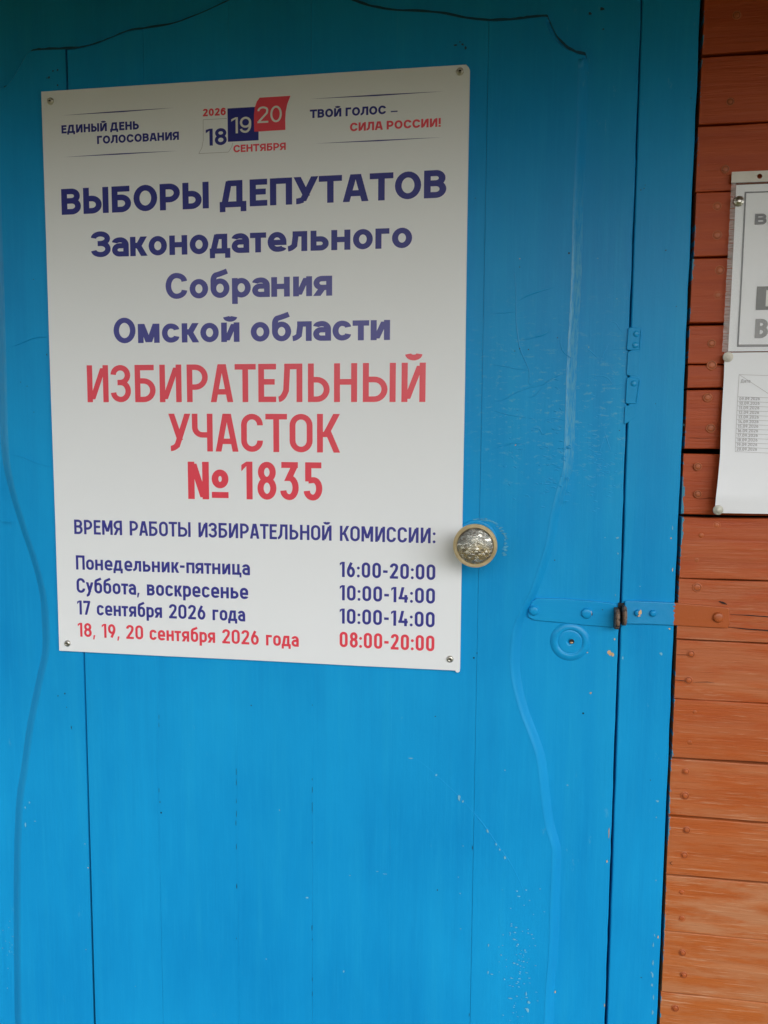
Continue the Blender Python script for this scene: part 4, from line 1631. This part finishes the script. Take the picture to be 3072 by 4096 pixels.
def band():
    top_, bot_ = vS - .0005, vS + .0130
    c = bpy.data.curves.new('b', 'CURVE')
    c.dimensions = '2D'
    c.fill_mode = 'BOTH'
    c.extrude = .0001

    def add(pts):
        sp2 = c.splines.new('POLY')
        sp2.points.add(len(pts) - 1)
        for i, (a, b) in enumerate(pts):
            sp2.points[i].co = (a, -b, 0, 1)
        sp2.use_cyclic_u = True
    add([(uS, top_), (SW_ + .004, top_), (SW_ + .004, bot_), (uS + .010, bot_), (uS - .0003, bot_ - .0004)])
    for cx in (hu, up_uv(3082, 706)[0], hu + .08):
        add([(cx + .0031 * math.cos(k * math.pi / 8), hv + .0031 * math.sin(k * math.pi / 8)) for k in range(16)])
    tmp = bpy.data.objects.new('tmp', c)
    COL.objects.link(tmp)
    me = bpy.data.meshes.new_from_object(tmp.evaluated_get(bpy.context.evaluated_depsgraph_get()))
    bpy.data.objects.remove(tmp)
    b0 = base(s1)
    for v in me.vertices:
        q = Vector(up(v.co.x, -v.co.y, .0009 + v.co.z))
        v.co = q - b0
    me.materials.clear()
    me.name = 'punched_band'
    return link('punched_band', me, M['sleeve_band'], s1)


band()
wash_me = lathe_mesh('washer', [(.0064, 0), (.0063, .0008), (.0056, .0013), (.0040, .0012), (.0034, .0020), (.0018, .0026), (.0005, .0027)], 24, .02)


def washer(name, px, py, mat, parent, y):
    me = wash_me.copy()
    me.materials.append(mat)
    p = at(px, py, y)
    o = link(name, me, None, parent)
    o.location = Vector((p.x, y, p.z)) - base(parent)
    return o


washer('screw', 2955, 805, M['screw'], s1, PY - .0020)

# lower sheet: attendance table, its lower left corner lifting off the wall
s2 = empty('duty_schedule', (1.03, PY, 1.35), 'white schedule sheet with a table of dates, curling below the sleeve', 'notice')
LFT = [(2898, 1411), (2896, 1500), (2893, 1553), (2885, 1689), (2880, 1825), (2871, 1926), (2864, 1985), (2858, 2052)]
BOT = [(2858, 2052), (2950, 2056), (3072, 2062), (3300, 2073)]


def curl(b, a):
    return .0018 + .015 * max(0, (b - .15)) ** 1.2 * math.exp(-a * 1.6) * (1 - .55 * max(0, (b - .9) / .1) * 1.0)


def low_pt(a, b, e=0.0):
    yq = 1411 + b * 641
    i = 0
    while i < len(LFT) - 2 and LFT[i + 1][1] < yq:
        i += 1
    f = (yq - LFT[i][1]) / (LFT[i + 1][1] - LFT[i][1])
    lx = LFT[i][0] + (LFT[i + 1][0] - LFT[i][0]) * f
    ly = LFT[i][1] + (LFT[i + 1][1] - LFT[i][1]) * f
    out = curl((ly - 1411) / 640.0, a)
    p = at(lx, ly, PY - out)
    w = .24 * a
    ztop = at(2898, 1411, PY).z
    return (p.x + w, PY - out - e, p.z + .0006 * a)


sheet('paper', low_pt, 20, 42, M['paper'], s2)


def low_b(py):      # row fraction for a pixel row
    return (py - 1411) / 641.0


def low_uv(px, py):
    b = low_b(py)
    p = Vector(low_pt(0, b))
    q = at(px, py, p.y)
    return max(0.0, (q.x - p.x) / .24), b


def low_line(name, pa, pb, w, mat, n=12):
    (a0, b0), (a1, b1) = low_uv(*pa), low_uv(*pb)
    P = [Vector(low_pt(a0 + (a1 - a0) * k / n, b0 + (b1 - b0) * k / n, .0003)) for k in range(n + 1)]
    dd = (P[-1] - P[0]).normalized()
    nn = Vector((-dd.z, 0, dd.x)) * w / 2
    vs = []
    for p in P:
        vs += [tuple(p + nn), tuple(p - nn)]
    return vs, [(2 * k, 2 * k + 1, 2 * k + 3, 2 * k + 2) for k in range(n)]


gv, gf = [], []
rows = [(2956, 1499), (2952, 1587)] + [(2952 - .95 * k, 1587 + 18.25 * k) for k in range(1, 13)]
segs = [((x, y), (3250, y + 12)) for x, y in rows]
segs += [((2956, 1499), (2941, 1806)), ((2958, 1500), (3074, 1576))]
for a, b in segs:
    vs, fs = low_line('x', a, b, .0005, None)
    q = len(gv)
    gv += vs
    gf += [tuple(i + q for i in f) for f in fs]
mesh_obj('table_grid', gv, gf, M['ink_grid'], s2)


def low_text(name, text, px, py, cap_px, wid_px):
    a, b = low_uv(px, py)
    cap = cap_px * .000343
    total_z = .22

    def m3(x, z, e):
        bb = b - z / .2195
        return Vector(low_pt(a + x / .24, bb, .0004 + e))
    return lettering(name, text, 0, wid_px * .000343, 0, cap, M['ink_faint'], s2, sw=.16, y=0, map3=m3)


low_text('header_word', 'Дата', 2962, 1531, 13, 34)
for k in range(12):
    low_text('date', '%02d.09.2026' % (9 + k), 2957 - 1.0 * k, 1587 + 18.25 * (k + 1) - 4, 12, 72)
washer('washer', 2912, 1428, M['washer_white'], s2, PY - .0022)
washer('washer', 2872, 2040, M['washer'], s2, PY - .0120)
